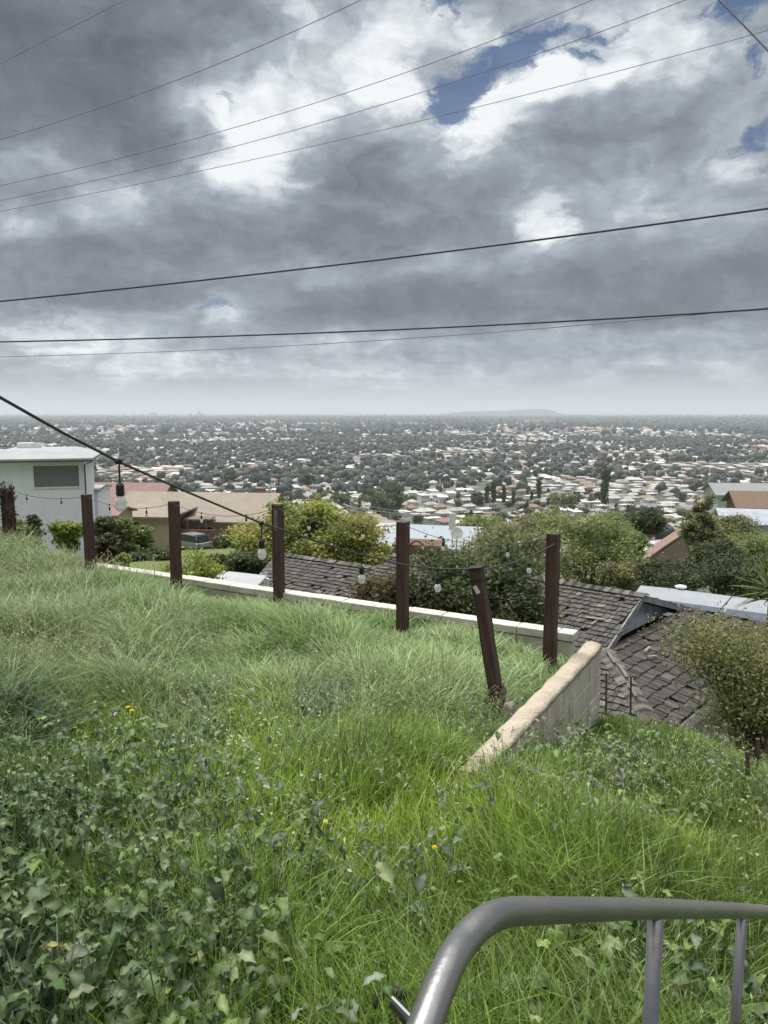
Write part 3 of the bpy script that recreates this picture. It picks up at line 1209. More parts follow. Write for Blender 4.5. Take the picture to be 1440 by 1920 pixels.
for i, (px, y0, y1, Y) in enumerate(((1401, 1409, 1478, 5.55), (1421, 1385, 1440, 6.05))):
    b = MB()
    a, c = P(px, y0, Y), P(px - 3, y1 + 25, Y)
    b.tube([a, (a + c) / 2 + (0.01, 0, 0), c], [.017, .02, .02], 6)
    o = b.build('wooden_stake', M_bark, sub=c)
    tag(o, ['short dark wooden stake standing in dry grass under the olive tree', 'slimmer wooden stake against the trunk of the olive tree'][i], 'stake', 'wooden stakes under the olive tree')

# ------------------------------------------------------------------ houses on the slope


def roof_slab(mb_, a, c, d, e, th=.14):
    n_ = norm(np.cross(np.array(c) - a, np.array(e) - a))
    n_ = n_ if n_[2] > 0 else -n_
    mb_.prism([np.array(q) for q in (a, c, d, e)], -n_ * th)


def gable_house(name, base, rz, L, W, H, rise, over, mw, mr, lab, cat_='house', wins=(), group=None, chimney=None, hipend=0.0, mg=None, doors=()):
    """ridge along local x; local -y faces the viewer when rz=0"""
    o_ = empty(name, base, rz)
    tag(o_, lab, cat_, group)
    m_ = MB()
    hw, hl_ = W / 2, L / 2
    k = rise
    m_.add([(-hl_, -hw, -1.5), (hl_, -hw, -1.5), (hl_, hw, -1.5), (-hl_, hw, -1.5), (-hl_, -hw, H), (hl_, -hw, H), (hl_, hw, H), (-hl_, hw, H),
            (-hl_ + hipend, 0, H + k), (hl_ - hipend, 0, H + k)],
           [(0, 3, 2, 1), (0, 1, 5, 4), (2, 3, 7, 6), (1, 2, 6, 9, 5), (3, 0, 4, 8, 7), (4, 5, 9, 8), (6, 7, 8, 9)])
    m_.build('wall', mw, o_)
    m_ = MB()
    sl = k / hw
    e = hw + over
    zz_ = H - over * sl + .03
    t = .16
    x0, x1 = -hl_ - over, hl_ + over
    r0, r1 = (x0, x1) if not hipend else (-hl_ + hipend, hl_ - hipend)
    zt = H + k + .03
    vs = [(x0, -e, zz_), (x1, -e, zz_), (x1, e, zz_), (x0, e, zz_), (r0, 0, zt), (r1, 0, zt)]
    vs2 = [(x, y, z + t) for x, y, z in vs]
    m_.add(vs + vs2, [(0, 1, 5, 4), (2, 3, 4, 5), (6, 10, 11, 7), (8, 11, 10, 9), (0, 6, 7, 1), (2, 8, 9, 3), (1, 7, 11, 5), (2, 5, 11, 8), (0, 4, 10, 6), (3, 9, 10, 4)]
           if not hipend else [(0, 3, 2, 1), (6, 10, 11, 7), (8, 11, 10, 9), (0, 6, 7, 1), (2, 8, 9, 3), (1, 7, 8, 2), (3, 9, 6, 0), (7, 11, 8), (9, 10, 6)])
    rf = m_.build('roof', mr, o_)
    if chimney:
        m_ = MB()
        x, y, w_, hh = chimney
        m_.box((x, y, H + k * (1 - abs(y) / hw) + hh / 2 - .3), w_, w_ * .8, hh + .6)
        m_.box((x, y, H + k * (1 - abs(y) / hw) + hh + .04), w_ + .12, w_ * .8 + .12, .1)
        m_.build('chimney', mat('chimney_brick', (.25, .17, .14), .9, var=.3, scale=5), rf)
    for side_, x, z, w_, hh in wins:           # front 'f' (-y) or end 'e' (+x) or 'w' (-x)
        window(o_, {'f': (x, -hw, z), 'e': (hl_, x, z), 'w': (-hl_, x, z)}[side_], side_, w_, hh)
    for side_, x, w_, hh in doors:
        m_ = MB()
        m_.box((x, -hw - .02, hh / 2 - .02), w_, .05, hh)
        m_.build('door', mat('dark_door', (.10, .09, .085), .6), o_)
    return o_


def window(parent, c, side_, w_, hh, glass=None, frame_m=None):
    ax, ay = {'f': ((1, 0, 0), (0, -1, 0)), 'e': ((0, 1, 0), (1, 0, 0)), 'w': ((0, -1, 0), (-1, 0, 0))}[side_]
    ax, ay, az = np.array(ax, float), np.array(ay, float), np.array((0, 0, 1.0))
    c = np.array(c, float)
    m_ = MB()
    fw = .07
    for s_ in (-1, 1):
        m_.box(c + ay * .03 + az * s_ * (hh / 2 - fw / 2), w_, .10, fw, ax, ay)
        m_.box(c + ay * .03 + ax * s_ * (w_ / 2 - fw / 2), fw, .10, hh - 2 * fw, ax, ay)
    w__ = m_.build('window', frame_m or M_white2, parent)
    m_ = MB()
    m_.box(c + ay * .012, w_ - 2 * fw, .02, hh - 2 * fw, ax, ay)
    m_.build('pane', glass or M_glass, w__)
    return w__


def at_px(px, py, Y):
    q_ = P(px, py, Y)
    return np.array([q_[0], q_[1], float(ground_z(q_[0], q_[1]))])


M_flat = mat('pale_flat_roof', (.31, .33, .34), .85, var=.12, scale=.8)
# white house with the wide window
Yw = 42.0
u_ = norm((P(160, 860, Yw + 1.2) - P(0, 862, Yw)) * (1, 1, 0))
wh = empty('white_house', tuple(P(80, 1000, Yw + .6) * (1, 1, 0) + np.array([0, 0, -8.6])), math.atan2(u_[1], u_[0]))
tag(wh, 'white stucco house with flat overhanging roof and one wide grey window', 'house')
zc_ = -8.6
zt_ = P(80, 866, Yw)[2] - zc_
wx = 2.35                                     # half width seen
b = MB()
b.box((0, 3.0, zt_ / 2 - .6), 2 * wx, 6.0, zt_ + 1.2)
b.box((-4.6, 3.6, zt_ / 2 - .55), 4.6, 6.0, zt_ + 1.1)
b.build('wall', M_white, wh)
b = MB()
sl = .05
def flat_roof(mb_, x0, x1, y0, y1, z, th, rise_):
    p_ = [(x0, y0, z), (x1, y0, z), (x1, y1, z), (x0, y1, z), (x0 + .6, y0 + 1.6, z + rise_), (x1 - 1.4, y0 + 1.6, z + rise_), (x1 - 1.4, y1 - 1, z + rise_), (x0 + .6, y1 - 1, z + rise_)]
    lo = [(x, y, zz_ - th) for x, y, zz_ in p_[:4]]
    mb_.add(p_ + lo, [(0, 1, 5, 4), (1, 2, 6, 5), (2, 3, 7, 6), (3, 0, 4, 7), (4, 5, 6, 7), (8, 11, 10, 9), (8, 9, 1, 0), (9, 10, 2, 1), (10, 11, 3, 2), (11, 8, 0, 3)])


flat_roof(b, -2.75, wx + .55, -.65, 6.6, zt_ + .16, .14, .40)
flat_roof(b, -7.4, -2.3, -.9, 6.6, zt_ + .26, .13, .35)
rf = b.build('roof', M_flat, wh)
b = MB()
b.box((-1.3, 4.4, zt_ + .62), .9, .8, .5)
b.box((-.6, 4.4, zt_ + .60), .3, .4, .5)
b.build('roof_vent', M_white2, rf)
b = MB()
b.tube([(-2.8, -.62, zt_ + .02), (wx + .6, -.62, zt_ + .02)], .05, 6)
b.tube([(wx + .45, -.55, zt_ - .05), (wx + .05, -.05, zt_ - .25), (wx + .05, -.05, 0)], .04, 6)
b.build('gutter', mat('gutter', (.05, .055, .06), .5), rf)
M_blind = mat('window_blind', (.165, .16, .175), .5, var=.12, scale=9, stretch=(8, 8, .2))
w0 = P(68, 893, Yw)
window(wh, (.90, 0, zt_ - .86), 'f', 2.5, 1.34, M_blind, M_white2)
# small lean-to behind it
gable_house('white_annexe', P(170, 920, Yw + 8) * (1, 1, 0) + np.array([0, 0, -9.0]), .1, 1.7, 3, 3.0 + .9, .15, .12, M_white, M_flat,
            'small white annexe with a dark window behind the white house', wins=[('f', .25, 3.1, .62, .95)])

M_tanroof = mat('tan_roof', (.235, .20, .165), .9, base2=(.285, .245, .205), scale=1.2, bump=.3, bscale=8)
M_mauve = mat('mauve_roof', (.20, .125, .12), .9, base2=(.25, .165, .155), scale=1.5)
M_tanwall = mat('tan_stucco', (.42, .345, .26), .9, var=.08, scale=1)
M_pinkwall = mat('pink_wall', (.35, .22, .20), .9, var=.1, scale=1)
Yt = 84.0


def slope_house(name, px, pyb, Y, rz, *a, **k):
    q_ = P(px, pyb, Y)
    return gable_house(name, (q_[0], q_[1], q_[2]), rz, *a, **k)


ht = slope_house('tan_house', 385, 1003, Yt + 5, R(-7), 17.0, 9.5, 2.55, 2.35, .7, M_tanwall, M_tanroof,
                 'long tan house with broad low brown roof and brick chimney', wins=[('f', 1.9, 1.25, 1.7, 1.0), ('f', -3.2, 1.2, 1.2, 1.1), ('f', 5.2, 1.3, 2.2, 1.1)],
                 chimney=(6.6, .8, 1.1, 1.0), doors=[('f', -1.3, 1.0, 2.0)])
slope_house('tan_garage', 296, 998, Yt - 2, R(-4), 4.8, 7.5, 2.35, 1.3, .7, M_tanwall, M_tanroof,
            'tan garage wing in front of the long tan house', 'garage', wins=[('f', -.8, 1.3, .8, .9)], hipend=2.0)
b = MB()
for px in (352, 387):
    q_ = P(px, 1000, Yt - 3)
    b.tube([q_ - (0, 0, .8), q_ + (0, 0, 1.6)], .09, 6)
q_ = P(372, 985, Yt - 2)
b.box(q_ + (0, .5, .7), 3.0, 2.5, .14)
o = b.build('porch_canopy', mat('porch_wood', (.15, .10, .08), .8), sub=P(370, 1003, Yt - 2))
tag(o, 'brown porch canopy on posts at the front of the tan house', 'porch')
b = MB()
q_ = P(372, 1003, Yt - 3.2)
b.box(q_ + (0, 0, -.1), 3.6, .25, 1.3)
o = b.build('brick_planter', mat('red_brick', (.20, .085, .07), .9, var=.3, scale=6), sub=q_)
tag(o, 'low red brick wall behind the parked vehicle', 'brick wall')
slope_house('mauve_house', 236, 982, Yt + 14, R(-6), 11.5, 8.0, 2.9, 2.3, .6, M_pinkwall, M_mauve,
            'house with a dull mauve-red roof behind the white house', wins=[('f', -1.5, 1.4, 1.4, 1.1), ('f', .9, 1.4, 1.0, 1.1)])
slope_house('slope_cottage', 203, 1000, Yt - 10, R(-4), 3.4, 4.0, 2.0, .5, .4, M_tanwall, M_mauve,
            'small buff cottage with wide dark opening beside the white house', wins=[('f', .5, 1.2, 1.3, 1.6)])
# dark blue bin
q_ = P(238, 992, 70)
bn = empty('wheelie_bin', tuple(q_), R(10))
tag(bn, 'dark blue lidded bin on the drive of the tan garage', 'bin')
b = MB()
b.hexa([(-.4, -.35, -.6), (.4, -.35, -.6), (.4, .35, -.6), (-.4, .35, -.6), (-.5, -.45, .55), (.5, -.45, .55), (.5, .45, .55), (-.5, .45, .55)])
b.build('bin_body', mat('navy', (.02, .03, .06), .5), bn, bevel=.03)
b = MB()
b.box((0, 0, .62), 1.08, .98, .1)
b.build('lid', mat('navy', (.02, .03, .06), .5), bn, bevel=.03)

# houses in the middle, below the posts
M_blueroof = mat('blue_metal', (.26, .30, .34), .55, var=.08, scale=2, stretch=(12, .4, 1))
M_redbrown = mat('redbrown', (.12, .062, .052), .9, base2=(.17, .09, .075), scale=2)
q_ = P(815, 1068, 44)
hb = gable_house('blue_roof_house', (q_[0], q_[1] + 1, q_[2] - .6), R(-14), 5.2, 5.5, 2.15, .75, .35, mat('pale_wall', (.5, .5, .48), .9), M_blueroof,
                 'house with pale blue-grey metal roof behind the round green tree', wins=[('f', 1.9, 1.2, .7, .9)])
b = MB()
b.box((-.25, -3.3, 1.0), 2.8, 1.2, 2.9)
nx = 14
pr = [(-1.65, -3.9, 2.45), (1.15, -3.9, 2.45), (1.15, -2.7, 2.62), (-1.65, -2.7, 2.62)]
b.prism(pr, (0, 0, .07))
b.tube([(-.65 + .1 * k, -3.9, 2.5 + .28 * math.sin(math.pi * k / 8)) for k in range(9)], .06, 6)
b.build('red_bay', M_redbrown, hb)
d_ = empty('satellite_dish', tuple(P(856, 1000, 40)))
tag(d_, 'white satellite dish on a short mast above the blue-grey roof', 'satellite dish')
b = MB()
b.lathe([(.02, 0), (.16, .03), (.28, .09), (.33, .15), (.31, .15), (.02, .02)], (0, 0, 0), 14)
for i, p in enumerate(b.v):
    v = Matrix.Rotation(R(75), 3, 'X') @ Vector(p)
    b.v[i] = tuple(Vector((v.x, v.y, v.z)))
b.build('dish', M_white2, d_, smooth=True)
b = MB()
b.tube([(0, .05, -.9), (0, .05, 0)], .03, 6)
b.tube([(0, .05, -.1), (.02, -.35, -.12)], .015, 5)
b.build('mast', M_wire, d_)
b = MB()
b.box(P(848, 978, 40), .35, .12, .9)
b.tube([P(848, 988, 40), P(848, 1030, 40)], .03, 6)
o = b.build('roof_antenna', M_white2, sub=P(848, 1030, 40))
tag(o, 'slim white antenna box on a pole over the satellite dish', 'antenna')

# utility pole and its wires among the trees
q_ = P(882, 1040, 70)
up_ = empty('utility_pole', tuple(q_))
tag(up_, 'wooden utility pole with crossarm among trees above the blue-grey roof', 'utility pole')
topz = P(882, 956, 70)[2] - q_[2]
b = MB()
b.tube([(0, 0, -2), (0, 0, topz)], [.16, .11], 7)
b.build('pole', M_bark, up_)
b = MB()
b.box((0, 0, topz - .35), 2.4, .12, .14)
b.build('crossarm', M_bark, up_)
for i, dx in enumerate((-1.0, 0, 1.0)):
    a = np.array(up_.location) + (dx, 0, topz - .25)
    m_ = MB()
    m_.tube(catenary(a, a + (9, 22 + i * 2, -2.0), .6), .03, 5)
    m_.tube(catenary(a, a + (-12, 8 + i * 2, -.6), .5), .03, 5)
    o = m_.build('service_wire', M_wire, sub=a)
    tag(o, ['service wire from the end of the crossarm nearer the blue-grey roof', 'service wire from the middle of the utility pole crossarm',
            'service wire from the outer end of the utility pole crossarm'][i], 'wire', 'wires on the wooden utility pole')

# long white corrugated patio roof left of the shingle roof
pr = [P(420, 1071, 15.5), P(500, 1080, 15.8), P(470, 1112, 13.4), P(380, 1100, 13.0)]
M_corr = mat('white_corrugated', (.40, .42, .43), .6, var=.08, scale=3)
po = empty('patio_roof', tuple(pr[0] - np.array([0, 0, 2.4])))
tag(po, 'flat white corrugated patio roof just behind the block wall', 'patio roof')
b = MB()
K = 36
for i in range(K):
    f0, f1 = i / K, (i + 1) / K
    zz0, zz1 = (.02 if i % 2 else -.02), (-.02 if i % 2 else .02)
    a, c = pr[0] + (pr[3] - pr[0]) * f0 + (0, 0, zz0), pr[0] + (pr[3] - pr[0]) * f1 + (0, 0, zz1)
    d, e = pr[1] + (pr[2] - pr[1]) * f1 + (0, 0, zz1), pr[1] + (pr[2] - pr[1]) * f0 + (0, 0, zz0)
    b.prism([a, c, d, e], (0, 0, -.02))
into(b, po).build('sheeting', M_corr, po)
b = MB()
for q_ in pr:
    gz = float(ground_z(q_[0], q_[1]))
    b.tube([np.array([q_[0], q_[1], gz - .1]), q_ - (0, 0, .05)], .05, 6)
into(b, po).build('posts_frame', M_white2, po)

# solar-roofed house beyond the shingle roof
Zs = -4.6
s0, s1 = onz(1205, 1098, Zs), onz(1445, 1128, Zs)
us = norm((s1 - s0) * (1, 1, 0))
vs_ = np.array([us[1], -us[0], 0])
vs_ = vs_ if vs_[1] < 0 else -vs_
sh = empty('solar_house', tuple((s0 + s1) / 2 - np.array([0, 0, 3.0])), math.atan2(us[1], us[0]))
tag(sh, 'house with pale metal roof carrying solar panels beyond the shingle roof', 'house')
Ls = np.linalg.norm(s1 - s0) + 2.5
b = MB()
for sg in (-1, 1):
    b.prism([(-Ls / 2 + 1.2, 0, 3.0), (Ls / 2 + 1.2, 0, 3.0), (Ls / 2 + 1.2, sg * 3.2, 2.3), (-Ls / 2 + 1.2, sg * 3.2, 2.3)], (0, 0, -.12))
rf = b.build('roof', mat('pale_metal_roof', (.25, .27, .30), .6, var=.1, scale=2), sh)
for k in range(3):
    b = MB()
    x0 = -Ls / 2 + 1.75 + k * 1.75
    b.prism([(x0, -.9, 2.9), (x0 + 1.7, -.9, 2.9), (x0 + 1.7, -2.3, 2.594), (x0, -2.3, 2.594)], (0, 0, -.04))
    b.build('solar_panel', mat('solar', (.07, .085, .13), .25, var=.2, scale=6), rf)
b = MB()
b.lathe([(.08, 0), (.08, .10), (.15, .11), (.15, .15), (.05, .18)], (-.6, .15, 2.93), 10)
b.build('roof_vent', M_white2, rf)
b = MB()
b.box((1.2, 0, .6), Ls - .8, 5.4, 3.3)
b.build('wall', mat('pale_wall', (.5, .5, .48), .9), sh)

# houses on the right edge of the hill
M_teal = mat('grey_teal_roof', (.225, .235, .24), .9, var=.12, scale=1)
M_brownroof = mat('brown_tile', (.12, .078, .056), .9, base2=(.17, .115, .085), scale=3)
slope_house('grey_house', 1395, 948, 150, R(-6), 13, 9, 2.6, 1.7, .6, mat('grey_wall', (.42, .45, .45), .9), M_teal,
            'grey house with white trim and grey-green roof at the hill edge', wins=[('f', -4.2, 1.4, 1.4, 1.1), ('f', -1.6, 1.4, 1.4, 1.1), ('f', 2.2, 1.4, 1.8, 1.1)])
slope_house('brown_house', 1442, 972, 105, R(-12), 9.5, 8, 2.0, 1.6, .7, mat('brown_wall', (.17, .10, .075), .9), M_brownroof,
            'brown-walled house with orange-brown tiled roof near the grey house', wins=[('f', -1.0, 1.1, 1.6, 1.0)])
slope_house('panel_house', 1420, 1002, 85, R(-15), 8, 7, 1.6, 1.1, .5, mat('pale_wall', (.5, .5, .48), .9), mat('panel_roof', (.22, .25, .33), .35, base2=(.40, .43, .48), scale=1.2),
            'low house with bluish panel-covered roof below the brown house')
tc_ = empty('terracotta_house', tuple(P(1255, 1060, 62)))
tag(tc_, 'house with a faded terracotta roof slope rising among dark trees', 'house')
M_terra = mat('terracotta', (.17, .115, .09), .9, base2=(.25, .175, .14), scale=3)
b = MB()
b.prism([P(1186, 1052, 60), P(1222, 1024, 63), P(1282, 985, 67), P(1302, 987, 65), P(1248, 1022, 61), P(1215, 1046, 58)], (0, 0, -.16))
into(b, tc_).build('roof', M_terra, tc_)
b = MB()
b.prism([P(1200, 1052, 60), P(1284, 992, 66.5), P(1298, 994, 65), P(1217, 1050, 58.8)], (0, 0, -4))
into(b, tc_).build('wall', mat('buff_wall', (.20, .15, .12), .9), tc_)


# ------------------------------------------------------------------ vehicles


def car(base, rz, paint, lab, L_=4.6, W_=1.85, H_=1.7, van=True):
    o_ = empty('parked_car', base, rz)
    tag(o_, lab, 'car', 'cars parked by the tan house')
    prof = [(-L_ / 2, .35), (-L_ / 2, .95), (-L_ / 2 + .12, 1.0), (L_ / 2 - 1.15, 1.02), (L_ / 2 - .15, .85), (L_ / 2, .6), (L_ / 2, .35)]
    m_ = MB()
    m_.prism([(x, -W_ / 2, z) for x, z in prof], (0, W_, 0))
    m_.build('body', paint, o_, bevel=.05)
    m_ = MB()
    tp = [(-L_ / 2 + .1, 1.0), (-L_ / 2 + .35, H_), (L_ / 2 - 2.2, H_), (L_ / 2 - 1.2, 1.0)]
    m_.prism([(x, -W_ / 2 + .1, z) for x, z in tp], (0, W_ - .2, 0))
    m_.build('glasshouse', M_glass, o_, bevel=.04)
    m_ = MB()
    m_.box((-.45, 0, H_ + .02), L_ - 2.5, W_ - .3, .07)
    for x in (-L_ / 2 + .25, -.5, .55):
        for sg in (-1, 1):
            m_.box((x, sg * (W_ / 2 - .13), 1.35), .09, .05, .75)
    m_.build('car_roof', paint, o_)
    for x in (-L_ / 2 + .85, L_ / 2 - .85):
        for sg in (-1, 1):
            m_ = MB()
            m_.tube([(x, sg * (W_ / 2 - .18), .34), (x, sg * (W_ / 2 + .01), .34)], .34, 16)
            w_ = m_.build('wheel', mat('tyre', (.02, .02, .02), .8), o_)
            m_ = MB()
            m_.tube([(x, sg * (W_ / 2 - .1), .34), (x, sg * (W_ / 2 + .02), .34)], .2, 12)
            m_.build('rim', mat('rim', (.5, .5, .5), .3, metal=.8), w_)
    for sg in (-1, 1):
        m_ = MB()
        m_.box((-L_ / 2 - .005, sg * (W_ / 2 - .2), .85), .05, .26, .2)
        m_.build('tail_light', mat('tail', (.3, .02, .02), .3), o_)
    m_ = MB()
    m_.box((-L_ / 2 - .05, 0, .48), .14, W_ - .1, .2)
    m_.build('bumper', mat('dark_plastic', (.05, .05, .055), .6), o_)
    return o_


q_ = P(358, 1029, 78)
car((q_[0], q_[1], q_[2] - .1), R(140), mat('silver_paint', (.34, .37, .38), .3, metal=.6), 'silver boxy car with roof rails parked behind the fence post')
q_ = P(291, 1014, 82)
car((q_[0], q_[1], q_[2] - .35), R(150), mat('pale_blue_paint', (.55, .60, .66), .35), 'pale blue-white car parked in front of the tan garage', H_=1.45)

# ------------------------------------------------------------------ vegetation tools


def rot_mats(az, tilt, roll):
    """rotation matrices Rz(az) * Ry(tilt) * Rx(roll) for arrays of angles"""
    n_ = len(az)
    ca, sa_, ct, s_t, cr, sr = np.cos(az), np.sin(az), np.cos(tilt), np.sin(tilt), np.cos(roll), np.sin(roll)
    M = np.empty((n_, 3, 3))
    M[:, 0, 0], M[:, 0, 1], M[:, 0, 2] = ca * ct, ca * s_t * sr - sa_ * cr, ca * s_t * cr + sa_ * sr
    M[:, 1, 0], M[:, 1, 1], M[:, 1, 2] = sa_ * ct, sa_ * s_t * sr + ca * cr, sa_ * s_t * cr - ca * sr
    M[:, 2, 0], M[:, 2, 1], M[:, 2, 2] = -s_t, ct * sr, ct * cr
    return M


class Batch:
    """many transformed copies of small templates gathered into one mesh"""

    def __init__(self):
        self.V, self.C, self.Fs, self.n = [], [], [], 0

    def put(self, tv, tf, M, loc, size, col):
        """tv (k,3), tf list of face arrays, M (n,3,3), loc (n,3), size (n,) or (n,3), col (n,3) or (n,k,3)"""
        n_, k = len(loc), len(tv)
        if n_ == 0:
            return
        size = np.asarray(size)
        t = tv[None] * (size[:, None, None] if size.ndim == 1 else size[:, None, :])
        v = np.einsum('nij,nkj->nki', M, t) + loc[:, None]
        self.V.append(v.reshape(-1, 3))
        c = np.repeat(col[:, None], k, 1) if col.ndim == 2 else col
        self.C.append(c.reshape(-1, 3))
        off = self.n + np.arange(n_) * k
        for f in tf:
            f = np.asarray(f)
            self.Fs.append((off[:, None, None] + f[None]).reshape(-1, f.shape[1]))
        self.n += n_ * k

    def raw(self, v, faces, col):
        self.V.append(v)
        self.C.append(col)
        for f in faces:
            self.Fs.append(f + self.n)
        self.n += len(v)

    def mesh(self, name, smooth=False):
        by = {}
        for f in self.Fs:
            by.setdefault(f.shape[1], []).append(f)
        return np_mesh(name, np.concatenate(self.V), [np.concatenate(a) for a in by.values()], smooth=smooth, vcol=np.concatenate(self.C))


LEAF_V = np.array([(-.5, 0, 0), (-.08, -.22, .05), (-.08, .22, .05), (.5, 0, -.06), (.1, 0, .0)])
LEAF_F = [np.array([(0, 1, 4), (0, 4, 2), (1, 3, 4), (4, 3, 2)])]
CARD_V = np.array([(-.5, 0, 0), (0, -.36, .06), (.5, 0, -.05), (0, .36, .06)])
CARD_F = [np.array([(0, 1, 2, 3)])]


def crown_batch(g, bt, centre, radii, ncl, nleaf, leaf, spread, tones, card=True, drop=0.0, flat=1.0, cubic=False):
    centre, radii = np.array(centre, float), np.array(radii, float)
    d = g.normal(size=(ncl, 3))
    d /= np.linalg.norm(d, axis=1)[:, None]
    if cubic:
        d = g.uniform(-1, 1, (ncl, 3))
    rr = g.random(ncl) ** .45
    lump = 1 + .22 * np.sin(d[:, 0] * 4 + centre[0]) * np.cos(d[:, 1] * 4 + centre[1] * 2)
    cc = d * rr[:, None] * lump[:, None] * radii
    per = g.integers(0, ncl, nleaf)
    sp = spread * g.uniform(.6, 1.4, ncl)
    pos = cc[per] + g.normal(size=(nleaf, 3)) * sp[per][:, None] * np.array([1, 1, .65 * flat])
    pos[:, 2] -= drop * np.hypot(pos[:, 0], pos[:, 1])
    tone = np.array(tones)[g.integers(0, len(tones), ncl)]
    tone = tone * g.uniform(.75, 1.3, (ncl, 1))
    col = tone[per] * g.uniform(.7, 1.4, (nleaf, 1)) * g.uniform(.92, 1.08, (nleaf, 3))
    M = rot_mats(g.uniform(0, 6.28, nleaf), g.normal(0, .6, nleaf), g.normal(0, .7, nleaf))
    tv, tf = (CARD_V, CARD_F) if card else (LEAF_V, LEAF_F)
    bt.put(tv, tf, M, pos + centre, leaf * g.uniform(.6, 1.35, nleaf), col)
    return cc + centre


def make_tree(name, lab, cat_, base, centre, radii, ncl=40, nleaf=4000, leaf=.1, spread=.25, tones=((.07, .10, .03),), seed=1,
              trunk=.08, group=None, limbs=12, blossom=0, card=True, drop=0.0, stems=1, cubic=False, extra=None):
    g = np.random.default_rng(seed)
    base = np.array(base, float)
    o_ = empty(name, base)
    tag(o_, lab, cat_, group)
    bt = Batch()
    cl = crown_batch(g, bt, np.array(centre) - base, radii, ncl, nleaf, leaf, spread, tones, card, drop, cubic=cubic)
    if extra:
        for c2, r2, nc2, nl2 in extra:
            cl = np.concatenate([cl, crown_batch(g, bt, np.array(c2) - base, r2, nc2, nl2, leaf, spread, tones, card, drop)])
    if blossom:
        sel = g.integers(0, len(cl), blossom)
        pos = cl[sel] + g.normal(size=(blossom, 3)) * spread * 1.3
        bt.put(CARD_V, CARD_F, rot_mats(g.uniform(0, 6, blossom), g.normal(0, .5, blossom), g.normal(0, .5, blossom)), pos, leaf * g.uniform(.4, .8, blossom),
               np.full((blossom, 3), .55) * g.uniform(.6, 1.1, (blossom, 1)))
    link_mesh('crown', bt.mesh('crown'), M_leaf, o_)
    m_ = MB()
    c0 = np.array(centre) - base
    for s_ in range(stems):
        b0 = np.array([(s_ - (stems - 1) / 2) * trunk * 3, 0, -.2])
        fork = b0 + (c0 - b0) * .45 + np.array([g.normal() * .1, g.normal() * .1, 0]) * radii[0]
        m_.tube([b0, b0 + (fork - b0) * .5 + g.normal(size=3) * .04 * radii[0], fork], [trunk, trunk * .8, trunk * .62], 7)
        for k in range(limbs // stems):
            tgt = cl[g.integers(0, len(cl))]
            mid = fork + (tgt - fork) * .5 + g.normal(size=3) * .08 * radii[0]
            m_.tube([fork, mid, tgt], [trunk * .45, trunk * .28, trunk * .08], 5)
    m_.build('trunk', M_bark, o_)
    return o_


OLIVE = ((.23, .235, .12), (.18, .195, .095), (.28, .28, .15))
DARKG = ((.085, .11, .05), (.115, .145, .062), (.065, .086, .042))
LIME = ((.22, .27, .05), (.16, .21, .04), (.27, .31, .07))
MIDG = ((.21, .25, .095), (.25, .285, .11), (.155, .20, .075))
REDG = ((.075, .075, .03), (.10, .065, .035), (.055, .07, .028))

# bushy tree tops showing over the far wall
q_ = P(905, 1130, 9.6)
make_tree('blossoming_tree', 'dark leafy tree with scattered pale blossom behind the wall and leaning post', 'tree', (q_[0], q_[1], float(ground_z(q_[0], q_[1]))),
          P(905, 1140, 9.7), (.78, .75, .78), 90, 9000, .075, .13, DARKG + ((.11, .135, .05), (.13, .15, .06)), 21, .07, blossom=150, card=False, limbs=16,
          extra=[(P(820, 1090, 9.8), (.32, .4, .42), 22, 1700), (P(950, 1060, 9.9), (.42, .4, .36), 22, 1700), (P(850, 1180, 9.4), (.75, .5, .4), 40, 3600), (P(1000, 1150, 9.6), (.25, .3, .55), 20, 1500)])
q_ = P(715, 1150, 9.4)
make_tree('russet_bush', 'bush with russet and green leaves behind the wall and straight post', 'bush', (q_[0], q_[1], float(ground_z(q_[0], q_[1]))),
          P(712, 1140, 9.5), (.33, .4, .45), 34, 3400, .07, .10, REDG + ((.11, .10, .035),), 22, .04, card=False, limbs=10,
          extra=[(P(765, 1120, 9.6), (.28, .3, .45), 18, 1500)])
# round green tree
q_ = P(580, 1035, 27)
make_tree('round_tree', 'broad round yellow-green tree rising behind the third post', 'tree', (q_[0], q_[1], float(ground_z(q_[0], q_[1]))),
          P(580, 1032, 27), (2.15, 2.2, 1.5), 130, 26000, .12, .22, ((.33, .34, .095), (.27, .30, .085), (.35, .32, .12), (.21, .25, .075)), 23, .16, limbs=18,
          extra=[(P(480, 1030, 26.5), (.8, 1, .85), 26, 4600), (P(660, 1000, 27), (1.1, 1.2, .9), 34, 6000), (P(690, 1050, 26.5), (.75, 1, .8), 26, 4300), (P(560, 970, 27.5), (1.3, 1.2, .6), 34, 6000)])
# bright shrub
q_ = P(362, 1080, 12.6)
make_tree('lime_shrub', 'bright lime green shrub just over the wall beside the fourth post', 'shrub', (q_[0], q_[1], float(ground_z(q_[0], q_[1]))),
          P(360, 1083, 12.6), (.58, .5, .38), 56, 7000, .07, .09, LIME, 24, .03, card=False, limbs=10)
